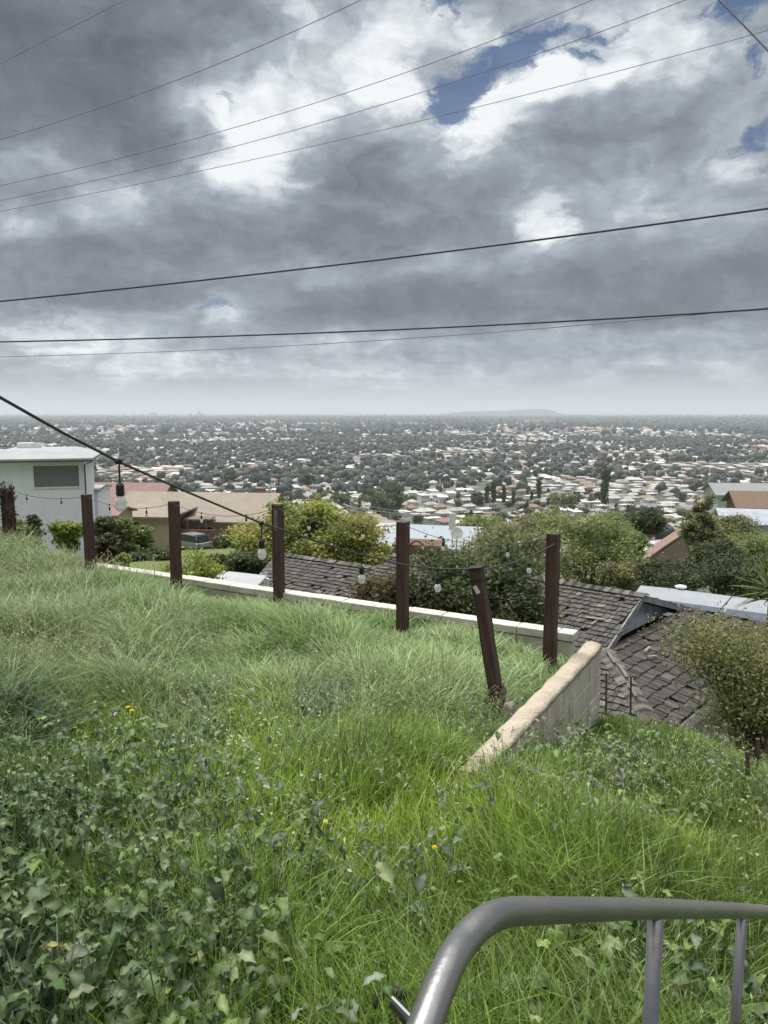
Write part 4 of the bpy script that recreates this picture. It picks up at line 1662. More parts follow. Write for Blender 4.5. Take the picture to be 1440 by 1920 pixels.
# shrubs by the white house and on the lawn
for i, (px, py, Y, rx, rz_, tn, lab) in enumerate([
        (60, 988, 33, .46, .42, DARKG, 'clipped dark hedge bush against the white house wall'),
        (128, 992, 31, .62, .30, LIME, 'light green low shrub at the corner of the white house'),
        (196, 985, 40, .55, .5, DARKG, 'dark round shrub before the buff cottage'),
        (232, 990, 46, .85, .5, MIDG, 'dark green shrub below the blue bin'),
        (262, 1000, 50, .9, .4, MIDG, 'green shrub at the lawn edge by the pale blue car'),
        (283, 1044, 40, 1.15, .42, DARKG, 'low olive-brown hedge on the lawn in front of the cars'),
        (412, 1016, 66, .6, .6, OLIVE, 'leafy shrub beside the tail of the silver car'),
        (432, 1016, 62, .7, .4, DARKG, 'dark shrub under the tan house window'),
        (462, 1056, 22, .6, .3, DARKG, 'low dark shrub left of the round tree'),
        (415, 1056, 24, .5, .2, REDG, 'brownish low shrub beyond the lime shrub'),
        (196, 1022, 17, .28, .26, REDG, 'wispy shrub with pink tips right of the short post'),
        (225, 1046, 18, .2, .08, LIME, 'small pale green tuft on the lawn edge'),
        (30, 1000, 20, .4, .3, MIDG, 'green weedy bush behind the creeper-wrapped post')]):
    q_ = P(px, py, Y)
    make_tree('garden_shrub', lab, 'shrub', (q_[0], q_[1], min(q_[2] - rz_ * 1.3, float(ground_z(q_[0], q_[1])))), q_, (rx, rx * .9, rz_), 40, 4600, .015 + .0034 * Y, .10 * rx + .02,
              tn, 40 + i, .03, limbs=6, group=None, cubic=(i == 0), extra=[(q_ - np.array([0, 0, rz_ * .9]), (rx * 1.05, rx * .9, rz_), 26, 2600), (q_ - np.array([0, 0, rz_ * 2.2]), (rx * .9, rx * .8, rz_ * 1.2), 26, 2000)])
# trees behind the shingle roof
for i, (px, py, Y, rx, rz_, tn, lab, ex) in enumerate([
        (945, 1045, 24, 1.35, 1.0, OLIVE, 'olive-grey tree behind the blossoming tree and shingle ridge', None),
        (1100, 1030, 27, 1.75, 1.25, MIDG, 'large soft green tree behind the corner post', [(P(1060, 985, 28), (.8, .8, .5), 20, 1800), (P(1160, 1055, 26), (.8, .8, .7), 24, 2200)]),
        (1185, 1078, 25, .9, .45, OLIVE, 'small olive tree between the big green tree and terracotta roof', None),
        (1205, 980, 80, 2.2, 1.2, DARKG, 'dark dense tree just behind the terracotta roof', None),
        (1262, 1082, 24, 1.1, .40, DARKG, 'low dark tree in front of the terracotta roof', None),
        (1310, 992, 52, 1.0, 1.7, OLIVE, 'ragged upright tree at the upper end of the terracotta roof', [(P(1320, 940, 52), (.6, .6, .9), 14, 900)]),
        (1348, 1055, 30, 1.0, .9, DARKG, 'dark shaded tree above the solar panels', None),
        (1420, 1035, 34, 1.6, .9, MIDG, 'bright green tree near the picture edge above the yucca', None),
        (1400, 1085, 22, 1.1, .6, DARKG, 'deep green thicket tree behind the yucca fronds', None),
        (1370, 1000, 70, 2.4, 1.5, OLIVE, 'pale olive tree below the panel-covered roof', None),
        (1140, 1000, 45, 1.4, 1.2, MIDG, 'feathery green tree between the corner post and dark tree', None),
        (1010, 1000, 40, 1.6, 1.0, OLIVE, 'rounded olive tree left of the corner post', None),
        (905, 1000, 55, 2.0, 1.3, MIDG, 'green tree close to the utility pole', None),
        (1172, 1030, 40, 1.0, 1.0, MIDG, 'mid-green tree left of the terracotta roof slope', None)]):
    q_ = P(px, py, Y)
    make_tree('garden_tree', lab, 'tree', (q_[0], q_[1], min(q_[2] - rz_ * 1.5, float(ground_z(q_[0], q_[1])))), q_, (rx, rx * .95, rz_), 90, 19000, .024 + .0024 * Y, .13 * rx + .02,
              tn, 80 + i, .12, limbs=10, extra=ex, blossom=(60 if i in (0, 1) else 0))
# olive tree at the right edge
base_ = P(1416, 1436, 7.35)
make_tree('olive_tree', 'tall airy olive-green tree with thin dark stems at the grass edge', 'tree', (base_[0], base_[1], float(ground_z(base_[0], base_[1]))),
          P(1450, 1238, 7.7), (.68, .7, .42), 80, 9000, .040, .15, ((.23, .245, .10), (.18, .205, .085), (.28, .28, .115), (.14, .17, .075)), 27, .035, card=False, limbs=16, stems=3,
          extra=[(P(1355, 1208, 7.9), (.38, .4, .25), 34, 4200), (P(1425, 1315, 7.6), (.45, .5, .38), 42, 4600), (P(1335, 1235, 7.9), (.2, .25, .17), 14, 1300), (P(1410, 1365, 7.7), (.25, .3, .14), 16, 1300), (P(1490, 1270, 7.6), (.6, .6, .6), 40, 4000), (P(1288, 1188, 8.2), (.18, .25, .09), 10, 700), (P(1370, 1250, 7.8), (.18, .25, .2), 14, 1300)])
q_ = P(1345, 1355, 9.2)
make_tree('shade_bush', 'dark bush in the shade under the olive tree at the hip corner', 'bush', (q_[0], q_[1], float(ground_z(q_[0], q_[1]))), P(1405, 1335, 9.9),
          (.42, .5, .5), 40, 4200, .06, .12, DARKG, 28, .04, card=False)
# yucca at the right edge
yc = empty('yucca_plant', tuple(P(1450, 1115, 13) - np.array([0, 0, .3])))
tag(yc, 'spiky pale green yucca above the solar panels', 'plant')
g = np.random.default_rng(5)
bt = Batch()
K = 6
strip = np.array([(x, w_ * s_, 0) for x, w_ in zip(np.linspace(0, 1, K), (.02, .035, .035, .028, .018, .002)) for s_ in (-1, 1)])
strip[:, 2] = -.22 * strip[:, 0] ** 2
sf = [np.array([(2 * i, 2 * i + 1, 2 * i + 3, 2 * i + 2) for i in range(K - 1)])]
n_ = 110
bt.put(strip, sf, rot_mats(g.uniform(0, 6.28, n_), g.uniform(-1.35, .25, n_), g.normal(0, .3, n_)), np.repeat(np.array([[0, 0, .3]]), n_, 0) + g.normal(0, .04, (n_, 3)),
       g.uniform(.5, .8, n_), np.array([[.17, .20, .07]]) * g.uniform(.6, 1.3, (n_, 1)))
link_mesh('leaf_rosette', bt.mesh('leaf_rosette'), M_leaf, yc)
b = MB()
b.tube([(0, 0, -2.6), (0, 0, .32)], [.09, .08], 8)
b.build('trunk', M_bark, yc)

# creeper on the end post
g = np.random.default_rng(9)
bt = Batch()
n_ = 420
hgt = PZ - float(old.location.z)
zz_ = g.uniform(.25, hgt + .05, n_)
a_ = g.uniform(0, 6.28, n_)
bt.put(LEAF_V, LEAF_F, rot_mats(g.uniform(0, 6, n_), g.normal(0, .8, n_), g.normal(0, .8, n_)), np.stack([.085 * np.cos(a_), .085 * np.sin(a_), zz_], -1) + g.normal(0, .018, (n_, 3)),
       g.uniform(.04, .075, n_), np.array([[.045, .036, .03]]) * g.uniform(.5, 1.6, (n_, 1)))
o = link_mesh('dead_creeper', bt.mesh('dead_creeper'), M_leaf)
o.location = old.location
tag(o, 'dead brown creeper leaves covering the ragged end post', 'creeper')

# ------------------------------------------------------------------ the town on the plain
g = np.random.default_rng(101)


def pick(lo, hi, cell_x, cell_y, keep):
    """jittered street-grid positions inside the view wedge"""
    out = []
    for tile in range(int(lo // 400), int(hi // 400) + 1):
        pass
    xs = np.arange(-.66 * hi, .66 * hi, cell_x)
    ys = np.arange(lo * .9, hi, cell_y)
    A, B = np.meshgrid(xs, ys)
    A, B = A.ravel(), B.ravel()
    reg = np.floor(A / 420.).astype(int) * 7 + np.floor(B / 420.).astype(int) * 13
    ang = (np.sin(reg * 12.9898) * 43758.5453 % 1 - .5) * .9
    cx, cy = (np.floor(A / 420.) + .5) * 420, (np.floor(B / 420.) + .5) * 420
    dx, dy = A - cx, B - cy
    X_ = cx + dx * np.cos(ang) - dy * np.sin(ang) + g.normal(0, 2.0, len(A))
    Y_ = cy + dx * np.sin(ang) + dy * np.cos(ang) + g.normal(0, 1.5, len(A))
    r_ = np.hypot(X_, Y_)
    ok = (Y_ > 0) & (np.abs(X_) < .60 * Y_ + 20) & (r_ > lo) & (r_ < hi) & (g.random(len(A)) < keep)
    return X_[ok], Y_[ok], ang[ok]


WALLS = np.array([(.62, .60, .57), (.60, .56, .53), (.55, .54, .50), (.62, .62, .60), (.45, .41, .34), (.50, .46, .40), (.40, .42, .42), (.60, .57, .50)])
ROOFS = np.array([(.30, .30, .29), (.20, .19, .18), (.25, .20, .165), (.45, .45, .44), (.15, .15, .155), (.26, .17, .13), (.56, .56, .55), (.34, .32, .29), (.50, .48, .46), (.60, .59, .58), (.42, .36, .33)])
# hipped house template: 8 wall points, 4 eave points, 2 ridge points
HT = np.array([(-.5, -.5, -.3), (.5, -.5, -.3), (.5, .5, -.3), (-.5, .5, -.3), (-.5, -.5, 1), (.5, -.5, 1), (.5, .5, 1), (-.5, .5, 1),
               (-.55, -.58, .96), (.55, -.58, .96), (.55, .58, .96), (-.55, .58, .96), (-.30, 0, 1.55), (.30, 0, 1.55)])
HF = [np.array([(0, 1, 5, 4), (1, 2, 6, 5), (2, 3, 7, 6), (3, 0, 4, 7), (8, 9, 13, 12), (10, 11, 12, 13)]), np.array([(9, 10, 13), (11, 8, 12)])]
FT = HT.copy()
FT[12:, 2] = 1.06                             # flat-roofed variant


def houses_into(bt_, x, y, ang, scale=1.0):
    n_ = len(x)
    z = ground_z(x, y)
    sz = np.stack([g.uniform(11, 19, n_), g.uniform(8, 12, n_), g.uniform(2.8, 4.2, n_)], -1) * scale
    wc, rc = WALLS[g.integers(0, len(WALLS), n_)] * .8, .85 * ROOFS[g.integers(0, len(ROOFS), n_)]
    col = np.concatenate([np.repeat(wc[:, None], 8, 1), np.repeat(rc[:, None], 6, 1)], 1) * g.uniform(.8, 1.15, (n_, 1, 1))
    fl = g.random(n_) < .35
    M = rot_mats(ang + np.where(g.random(n_) < .3, math.pi / 2, 0), np.zeros(n_), np.zeros(n_))
    loc = np.stack([x, y, z], -1)
    for sel, T_ in ((~fl, HT), (fl, FT)):
        bt_.put(T_, HF, M[sel], loc[sel], sz[sel], col[sel])


def ico(sub):
    bm = bmesh.new()
    bmesh.ops.create_icosphere(bm, subdivisions=sub, radius=1)
    v = np.array([q.co[:] for q in bm.verts])
    f = np.array([[w.index for w in q.verts] for q in bm.faces])
    bm.free()
    return v, f


I1, I2 = ico(1), ico(2)
TREE_C = np.array([(.038, .050, .042), (.050, .060, .046), (.030, .040, .038), (.062, .070, .050), (.042, .054, .050)])


def trees_into(bt_, x, y, scale, template, tall=None):
    n_ = len(x)
    z = ground_z(x, y)
    w_ = g.uniform(2.2, 5.2, n_) * scale
    h_ = w_ * g.uniform(.75, 1.5, n_)
    col = TREE_C[g.integers(0, len(TREE_C), n_)] * g.uniform(.7, 1.35, (n_, 1))
    for var_ in range(4):
        sel = np.arange(n_) % 4 == var_
        tv = template[0] * (1 + .30 * g.standard_normal((len(template[0]), 1)).clip(-1.2, 1.2))
        loc = np.stack([x[sel], y[sel], z[sel] + h_[sel] * .85], -1)
        bt_.put(tv, [template[1]], rot_mats(g.uniform(0, 6, sel.sum()), np.zeros(sel.sum()), np.zeros(sel.sum())), loc,
                np.stack([w_[sel], w_[sel], h_[sel]], -1), np.repeat(col[sel][:, None], len(tv), 1) * g.uniform(.75, 1.3, (sel.sum(), len(tv), 1)))


# nearest 300 houses and trees are objects of their own
hx, hy, ha = pick(260, 2600, 25, 24, .88)
dens = fbm(hx / 260. + 4, hy / 260. + 9)
keep_h = dens < .70
hx, hy, ha = hx[keep_h], hy[keep_h], ha[keep_h]
hz = ground_z(hx, hy)
ppx, ppy = pixof(np.stack([hx, hy, hz], -1))
vis = (ppx > -10) & (ppx < 1450) & (ppy < 985) & ~((ppx < 540) & (ppy > 915)) & ~((ppx < 180) & (ppy > 845))
order = np.argsort(np.hypot(hx, hy) + np.where(vis, 0, 1e6))
near_i = order[:300]
rest = np.setdiff1d(np.arange(len(hx)), near_i)
HK = [((.58, .57, .54), (.30, .30, .29), False, 'white-walled house with grey hipped roof among the trees of the plain'),
      ((.48, .44, .37), (.25, .19, .15), False, 'cream house with brown hipped roof among the trees of the plain'),
      ((.60, .60, .59), (.52, .52, .51), True, 'white flat-roofed house among the trees of the plain'),
      ((.42, .42, .41), (.17, .17, .175), False, 'grey house with dark hipped roof among the trees of the plain'),
      ((.55, .52, .46), (.28, .17, .125), False, 'pale house with reddish tiled roof among the trees of the plain'),
      ((.50, .49, .46), (.40, .39, .37), False, 'pale house with light grey hipped roof among the trees of the plain')]
protos = []
for wc, rc, flat_, lab in HK:
    r_ = empty('town_house')
    tag(r_, lab, 'house', lab.split(' among')[0].replace('house', 'houses') + ' on the plain')
    T_ = (FT if flat_ else HT) * (15, 9.5, 3.4)
    m_ = MB()
    m_.v, m_.f, m_.c = [tuple(p) for p in T_[:8]], [(0, 1, 5, 4), (1, 2, 6, 5), (2, 3, 7, 6), (3, 0, 4, 7)], [(1, 1, 1)] * 8
    m_.build('wall', mat('town_wall_%d' % len(protos), wc, .9, var=.1, scale=.2), r_)
    m_ = MB()
    m_.v = [tuple(p) for p in T_[8:]]
    m_.c = [(1, 1, 1)] * 6
    m_.f = [(0, 1, 5, 4), (2, 3, 4, 5), (1, 2, 5), (3, 0, 4), (0, 3, 2, 1)]
    m_.build('roof', mat('town_roof_%d' % len(protos), rc, .9, var=.25, scale=.25), r_)
    for x, w_ in ((-4.5, 1.8), (-.5, 2.2), (4.0, 1.8)):
        m_ = MB()
        m_.box((x, -4.78, 1.7), w_, .12, 1.3)
        m_.build('window', mat('dark_opening', (.05, .055, .06), .3), r_)
    protos.append([r_, False])
for i in near_i:
    k = int(g.choice(len(HK), p=(.24, .15, .30, .07, .05, .19)))
    r_, used = protos[k]
    o = r_ if not used else copy_tree(r_)
    protos[k][1] = True
    o.location = (hx[i], hy[i], hz[i])
    o.rotation_euler = (0, 0, ha[i] + (math.pi / 2 if g.random() < .3 else 0))
    s_ = g.uniform(.62, 1.02)
    o.scale = (s_, s_ * g.uniform(.85, 1.15), g.uniform(.85, 1.2))
bt = Batch()
houses_into(bt, hx[rest], hy[rest], ha[rest])
fx, fy, fa = pick(2600, 9500, 50, 46, .75)
houses_into(bt, fx, fy, fa, 1.5)
M_town = mat('town', (1, 1, 1), .9, attr=True)
o = link_mesh('distant_houses', bt.mesh('distant_houses'), M_town)
tag(o, 'countless small houses spread over the hazy plain', 'houses', kind='stuff')

# streets of the plain
vv, ff = [], []
for x0, y0, x1, y1, w_ in [(-900, 700, 1100, 860, 12), (-1200, 980, 1500, 900, 14), (-1500, 1300, 1700, 1450, 16), (-2000, 1750, 2200, 1650, 18), (-2500, 2300, 2700, 2500, 22), (-3000, 3100, 3200, 3000, 30),
                           (-120, 520, -700, 2600, 11), (40, 520, 300, 2900, 12), (180, 500, 900, 2800, 12), (-260, 600, -1500, 3000, 12), (320, 560, 1900, 3200, 14), (-10, 600, -150, 3500, 14)]:
    d_ = np.array([x1 - x0, y1 - y0], float)
    n_ = int(np.hypot(*d_) // 40)
    p_ = np.array([-d_[1], d_[0]]) / np.hypot(*d_) * w_ / 2
    for i in range(n_ + 1):
        c_ = np.array([x0, y0]) + d_ * i / n_
        for sg in (-1, 1):
            q_ = c_ + sg * p_
            vv.append((q_[0], q_[1], float(ground_z(q_[0], q_[1])) + .7))
        if i:
            k = len(vv)
            ff.append((k - 4, k - 3, k - 1, k - 2))
o = link_mesh('road', np_mesh('road', np.array(vv), [np.array(ff)]), mat('asphalt', (.15, .15, .15), .9, var=.15, scale=.05))
tag(o, kind='structure')

# leafy tree prototypes for the nearer town
LABT = ['broad dark evergreen tree between houses on the plain', 'dull green rounded tree between houses on the plain', 'tall narrow dark tree between houses on the plain']
tp = []
for k, (rad, h_, tn) in enumerate([((4.6, 4.6, 3.4), 4.2, DARKG), ((3.6, 3.6, 2.8), 3.4, OLIVE + MIDG), ((1.6, 1.6, 6.0), 6.4, DARKG)]):
    g2 = np.random.default_rng(300 + k)
    bt = Batch()
    crown_batch(g2, bt, (0, 0, h_), rad, 46, 1500, 1.15 if k < 2 else .9, .75 if k < 2 else .45, tn)
    m_ = bt.mesh('town_tree')
    o = link_mesh('town_tree', m_, M_leaf)
    tag(o, LABT[k], 'tree', LABT[k].split(' between')[0] + 's on the plain')
    tp.append([o, False])


def place_tree(k, x, y, s_, sz=1.0):
    o_, used = tp[k]
    if used:
        o_ = o_.copy()
        COL.objects.link(o_)
    tp[k][1] = True
    o_.location = (x, y, float(ground_z(x, y)) - .3)
    o_.rotation_euler = (0, 0, g.uniform(0, 6.28))
    o_.scale = (s_, s_, s_ * sz)
    return o_


n_ = 60000
tx = g.uniform(-.6, .6, n_)
ty = np.sqrt(g.uniform(90 ** 2, 2600 ** 2, n_))
tx = tx * ty
dn = fbm(tx / 170. + 40, ty / 170. + 7, 5) * 1.2 - .09
ok = g.random(n_) < np.clip((dn - .30) * 2.6, .03, 1) * .36
tx, ty = tx[ok], ty[ok]
tz = ground_z(tx, ty)
ppx, ppy = pixof(np.stack([tx, ty, tz + 4], -1))
vis = (ppx > -10) & (ppx < 1450) & (ppy < 1000) & ~((ppx < 540) & (ppy > 915)) & ~((ppx < 180) & (ppy > 845)) & (ty > 90)
order = np.argsort(ty + np.where(vis, 0, 1e6))
near_t = order[:240]
for i in near_t:
    if ppx[i] < 560 and ty[i] < 200:
        continue
    place_tree(int(g.choice(3, p=(.5, .42, .08))), float(tx[i]), float(ty[i]), float(g.uniform(.55, 1.15)))
# landmark trees of the photograph
for px, py, Y, k, s_, sz in [(913, 945, 640, 2, 1.3, 1.35), (925, 943, 640, 2, 1.25, 1.6), (944, 945, 650, 2, 1.1, 1.5), (962, 944, 650, 2, 1.0, 1.35), (1010, 938, 670, 2, 1.2, 1.7),
                             (1132, 952, 600, 2, 1.9, 1.75), (1046, 945, 640, 1, 1.6, 1.1), (1069, 946, 640, 1, 1.7, 1.05), (895, 940, 660, 0, 1.2, 1.3), (735, 945, 600, 0, 1.9, 1.5),
                             (716, 950, 560, 0, 1.7, 1.3), (690, 925, 690, 0, 1.3, 1.2), (780, 920, 760, 0, 1.2, 1), (432, 893, 900, 0, 1.8, 1.2), (575, 905, 850, 0, 1.8, 1.2), (520, 880, 1000, 0, 1.6, 1),
                             (1190, 950, 500, 2, .9, 1.2), (1310, 930, 420, 1, 1.4, 1.4), (640, 935, 640, 0, 1.4, 1.1), (1230, 955, 480, 0, 1.2, 1), (1155, 945, 560, 0, 1.1, 1)]:
    q_ = P(px, py, Y)
    place_tree(k, q_[0], q_[1], s_, sz)
rest = order[240:]
rest = rest[ty[rest] > 420]
bt = Batch()
a_ = rest[ty[rest] < 1500]
trees_into(bt, tx[a_], ty[a_], 1.1, I2)
a_ = rest[ty[rest] >= 1500]
trees_into(bt, tx[a_], ty[a_], 1.25, I1)
n_ = 42000
fx = g.uniform(-.6, .6, n_)
fy = np.sqrt(g.uniform(2500 ** 2, 12000 ** 2, n_))
fx = fx * fy
dn = fbm(fx / 500. + 11, fy / 500. + 3, 5)
ok = g.random(n_) < np.clip((dn - .30) * 3.2, .05, 1)
trees_into(bt, fx[ok], fy[ok], 2.1 + fy[ok] / 9000., I1)
o = link_mesh('distant_trees', bt.mesh('distant_trees'), M_town)
tag(o, 'countless dark trees among the houses of the hazy plain', 'trees', kind='stuff')

# larger pale buildings of the plain
M_big = mat('pale_big', (.60, .60, .58), .85, var=.06, scale=.05)
M_bigroof = mat('pale_big_roof', (.66, .66, .65), .85, var=.06, scale=.05)


def big_building(px0, px1, py, Y, H_, D_, lab, rz=0.0, storeys=2, cat_='building'):
    a, c = P(px0, py, Y), P(px1, py, Y)
    o_ = empty('flat_roofed_building', ((a[0] + c[0]) / 2, Y, a[2]), rz)
    tag(o_, lab, cat_)
    L_ = c[0] - a[0]
    m_ = MB()
    m_.box((0, 0, H_ / 2 - 2), L_, D_, H_ + 4)
    m_.build('wall', M_big, o_)
    m_ = MB()
    m_.box((0, 0, H_ + .3), L_ + .8, D_ + .8, .6)
    m_.box((L_ * .2, 0, H_ + 1.3), L_ * .12, D_ * .3, 1.6)
    m_.build('roof', M_bigroof, o_)
    for k in range(storeys):
        nw = max(3, int(L_ / 5))
        for j in range(nw):
            m_ = MB()
            m_.box((-L_ / 2 + (j + .5) * L_ / nw, -D_ / 2 - .05, (k + .55) * H_ / storeys), L_ / nw * random.uniform(.25, .6), .2, H_ / storeys * .36)
            m_.build('window', mat('building_opening', (.20, .21, .22), .4), o_)
    return o_


for px0, px1, py, Y, H_, n_, lab, grp in [
        (400, 545, 929, 750, 4, 4, 'white flat-roofed building in the row just above the tan house ridge', 'white buildings above the tan house'),
        (768, 890, 925, 700, 6, 7, 'white apartment block in the cluster left of the cypress row', 'apartment blocks left of the cypress row'),
        (640, 705, 915, 820, 4, 3, 'white low building above the round yellow-green tree', 'low buildings above the round tree'),
        (1050, 1128, 950, 610, 4, 4, 'long pale building left of the lone tall cypress', 'pale buildings left of the lone cypress'),
        (1150, 1275, 955, 540, 4, 6, 'long cream building right of the lone tall cypress', 'cream buildings right of the lone cypress'),
        (940, 1015, 960, 520, 4, 3, 'pale low building at the foot of the cypress row', 'pale buildings at the foot of the cypress row')]:
    for k in range(n_):
        w_ = (px1 - px0) / n_
        yy = Y + random.uniform(-45, 45)
        a = px0 + k * w_
        gz_ = float(ground_z(*(P(a, py, yy)[:2])))
        o = big_building(a + random.uniform(0, .15) * w_, a + random.uniform(.75, 1.05) * w_, py, yy, H_ + random.uniform(-.8, 1.5), random.uniform(10, 18), lab, random.uniform(-.25, .25), random.choice((1, 2)))
        o.location.z = gz_
        o['group'] = grp
for px0, px1, py, Y, lab in [(745, 785, 797, 4300, 'long white building far out on the plain, under the hill'), (985, 1040, 791, 5200, 'pale row of blocks far out below the hill'),
                             (1270, 1440, 832, 2300, 'wide sandy-roofed hall far out beyond the houses')]:
    o = big_building(px0, px1, py, Y, 12 if Y > 3000 else 6, 60, lab, storeys=1)
# tiny towers on the skyline
for i, (px, h_) in enumerate(((284, 60), (291, 75), (357, 60), (374, 85), (380, 55))):
    q_ = P(px, 778, 14000)
    b = MB()
    b.box((0, 0, h_ / 2 - 30), 42, 40, h_ + 60)
    b.box((8, 0, h_ + 5), 16, 16, 14)
    o = b.build('skyline_tower', mat('far_tower', (.30, .31, .32), .8))
    o.location = (q_[0], q_[1], -86)
    tag(o, 'tiny hazy tower block on the horizon above the white house', 'tower', 'tiny towers on the horizon')

# the long low hill on the horizon
nx, ny = 90, 12
px_ = np.linspace(790, 1080, nx)
prof = np.interp(px_, [790, 850, 900, 950, 985, 1010, 1030, 1045, 1080], [0, 30, 50, 62, 100, 118, 88, 30, 0])
vv = []
for i in range(nx):
    for j in range(ny):
        q_ = P(px_[i], 772, 14000 + 250 * j)
        hh = prof[i] * math.sin(math.pi * j / (ny - 1)) ** .8
        vv.append((q_[0], q_[1], -95 + (.68 * hh + 72 * (hh > 0) * min(1, prof[i] / 40)) + 6 * vnoise(np.array(i * .7), np.array(j * .9))))
ii = np.arange(nx * ny).reshape(nx, ny)
me = np_mesh('hill', np.array(vv), [np.stack([ii[:-1, :-1], ii[1:, :-1], ii[1:, 1:], ii[:-1, 1:]], -1).reshape(-1, 4)], smooth=True)
o = link_mesh('hill', me, mat('hill', (.04, .05, .045), .95, var=.3, scale=.002))
tag(o, kind='structure')

# ------------------------------------------------------------------ grass and weeds of the foreground
g = np.random.default_rng(77)


def blades(bt_, p, h, w, az, lean, curl, col, rows=4):
    n_ = len(p)
    f = np.linspace(0, 1, rows + 1)
    dx, dy = np.cos(az), np.sin(az)
    hor = h[:, None] * (lean[:, None] * f + curl[:, None] * f ** 2.2)
    ver = h[:, None] * (f - .55 * np.minimum(curl, 1.3)[:, None] * f ** 3 * .8) * (1 - .25 * np.minimum(lean, 1)[:, None])
    C_ = np.stack([p[:, None, 0] + hor * dx[:, None], p[:, None, 1] + hor * dy[:, None], p[:, None, 2] + ver], -1)
    wa = az + math.pi / 2 + g.normal(0, .5, n_)
    wv = np.stack([np.cos(wa), np.sin(wa), np.zeros(n_)], -1)
    ww = (w[:, None] * np.array([.75, 1, .85, .55, .06])[None] if rows == 4 else w[:, None] * np.linspace(1, .06, rows + 1)[None])
    Lf, Rt = C_ - wv[:, None] * ww[..., None] / 2, C_ + wv[:, None] * ww[..., None] / 2
    v = np.stack([Lf, Rt], 2).reshape(n_, -1, 3)
    k = (rows + 1) * 2
    base = (np.arange(n_) * k)[:, None, None]
    q_ = np.array([(2 * i, 2 * i + 1, 2 * i + 3, 2 * i + 2) for i in range(rows)])[None] + base
    bt_.raw(v.reshape(-1, 3), [q_.reshape(-1, 4)], np.repeat(col, k, 0))


def scatter(n_, y0, y1, pw=1.0):
    """points in the view wedge, denser towards the camera"""
    u = g.random(n_)
    y = (y0 ** pw + u * (y1 ** pw - y0 ** pw)) ** (1 / pw)
    x = g.uniform(-1, 1, n_) * (.66 * y + 1.0)
    s, t = x * ES[0] + y * ES[1], x * ET[0] + y * ET[1]
    keep = ~((np.abs(s - SW - .08) < .10) & (t > TE - .35)) & ~((t > TW - .01) & (t < TW + .2) & (s < SW + .1)) & ~((t > TW + .05) & (s < SW))
    rl = np.hypot(x - .35, y - .9)
    keep &= ~((y < 1.7) & (x > -.1)) & ~((x > .85) & (np.abs(y - .62 * x - .55) < .0))
    return x[keep], y[keep], s[keep], t[keep]


def cmix(a, b_, f):
    return np.array(a)[None] * (1 - f[:, None]) + np.array(b_)[None] * f[:, None]


bt = Batch()
x, y, s, t = scatter(480000, 1.35, 13.5, 1.15)
r_ = g.random(len(x))
terr = ((s < SW) & (t < TW + .05)).astype(float)
n1 = fbm(x * .9 + 5, y * .9 + 2)
n2 = fbm(x * 2.3 + 15, y * 2.3 + 8)
n3 = fbm(x * .5 + 31, y * .5 + 12)
pale = terr * sm(y + (n1 - .5) * 3.0 - .25 * np.abs(x + .5), 4.3, 5.9)
left_hi = sm(-x / y, .18, .42) * sm(y, 4.0, 6.0)
wispy = (1 - terr) * sm(x - .5 * y + 1.2, .6, 1.6) * sm(y, 5.5, 7.2)
blue = terr * sm(n2, .52, .62) * sm(y, 3.4, 4.4) * sm(6.6 - y, 0, 1.4)
z = ground_z(x, y)
p = np.stack([x, y, z - .02], -1)
h = .20 + .13 * n2 + .07 * sm(n1, .45, .6)
h = h * (1 - pale) + pale * (.22 + .18 * n1) * (.74 + .62 * sm(fbm(x * 2.6 + 41, y * 2.6 + 77), .40, .62))
h = h + .03 * blue
h = h * (1 - .42 * sm(t - (TW - 1.0), 0, .8) * terr * sm(s + 9.8, 0, 1.5))
h = h * (1 - .38 * (1 - terr) * sm(t, TE - .6, TE + .6))
h = h * (1 - .35 * sm(fbm(x * 1.2 + 91, y * 1.2 + 14), .5, .62) * (1 - pale))
nearw = np.exp(-((s - SW - .08) / .5) ** 2) * sm(t, TE - .3, TE + .3)
h = h * (1 - .48 * nearw)
blue = blue * (1 - sm(s, SW - 1.0, SW - .4))
h = h * g.uniform(.5, 1.35, len(x))
flow = 2.6 + 2.6 * (fbm(x * .45 + 60, y * .45 + 21, 2) - .5) * 2
az = np.where(g.random(len(x)) < .35 + .25 * pale, flow + g.normal(0, .7, len(x)), g.uniform(0, 6.28, len(x)))
lean = np.abs(g.normal(.22, .16, len(x))) + pale * .12 * n3
curl = np.abs(g.normal(.30, .25, len(x))) + pale * .24 + blue * .35
w = (.0032 + .0006 * y) * g.uniform(.5, 1.9, len(x)) * (1 + .5 * blue)
col = cmix((.25, .36, .05), (.165, .26, .044), sm(n1, .38, .6))
n4 = sm(fbm(x * 1.9 + 51, y * 1.9 + 33), .47, .60) * (1 - terr * .4)
col = col * (1 - .55 * n4[:, None]) + .55 * n4[:, None] * np.array([.16, .225, .065])
col = col * (1 - .35 * sm(n3, .5, .62)[:, None]) + np.array([.05, .065, .015]) * .35 * sm(n3, .5, .62)[:, None]
col = col * (1 - pale[:, None]) + pale[:, None] * cmix((.33, .425, .20), (.20, .30, .105), sm(n2, .42, .60))
col = col * (1 - blue[:, None]) + blue[:, None] * np.array([.115, .175, .085])
col = col * (1 - wispy[:, None] * .7) + wispy[:, None] * .7 * np.array([.32, .36, .20])
lh = (left_hi * terr)[:, None]
col = col * (1 - .6 * lh) + .6 * lh * np.array([.16, .22, .085])
col = col * g.uniform(.5, 1.55, (len(x), 1)) * g.uniform(.93, 1.07, (len(x), 3))
dry = g.random(len(x)) < .02 + .05 * sm(fbm(x * 1.3 + 7, y * 1.3 + 61), .5, .62) * pale
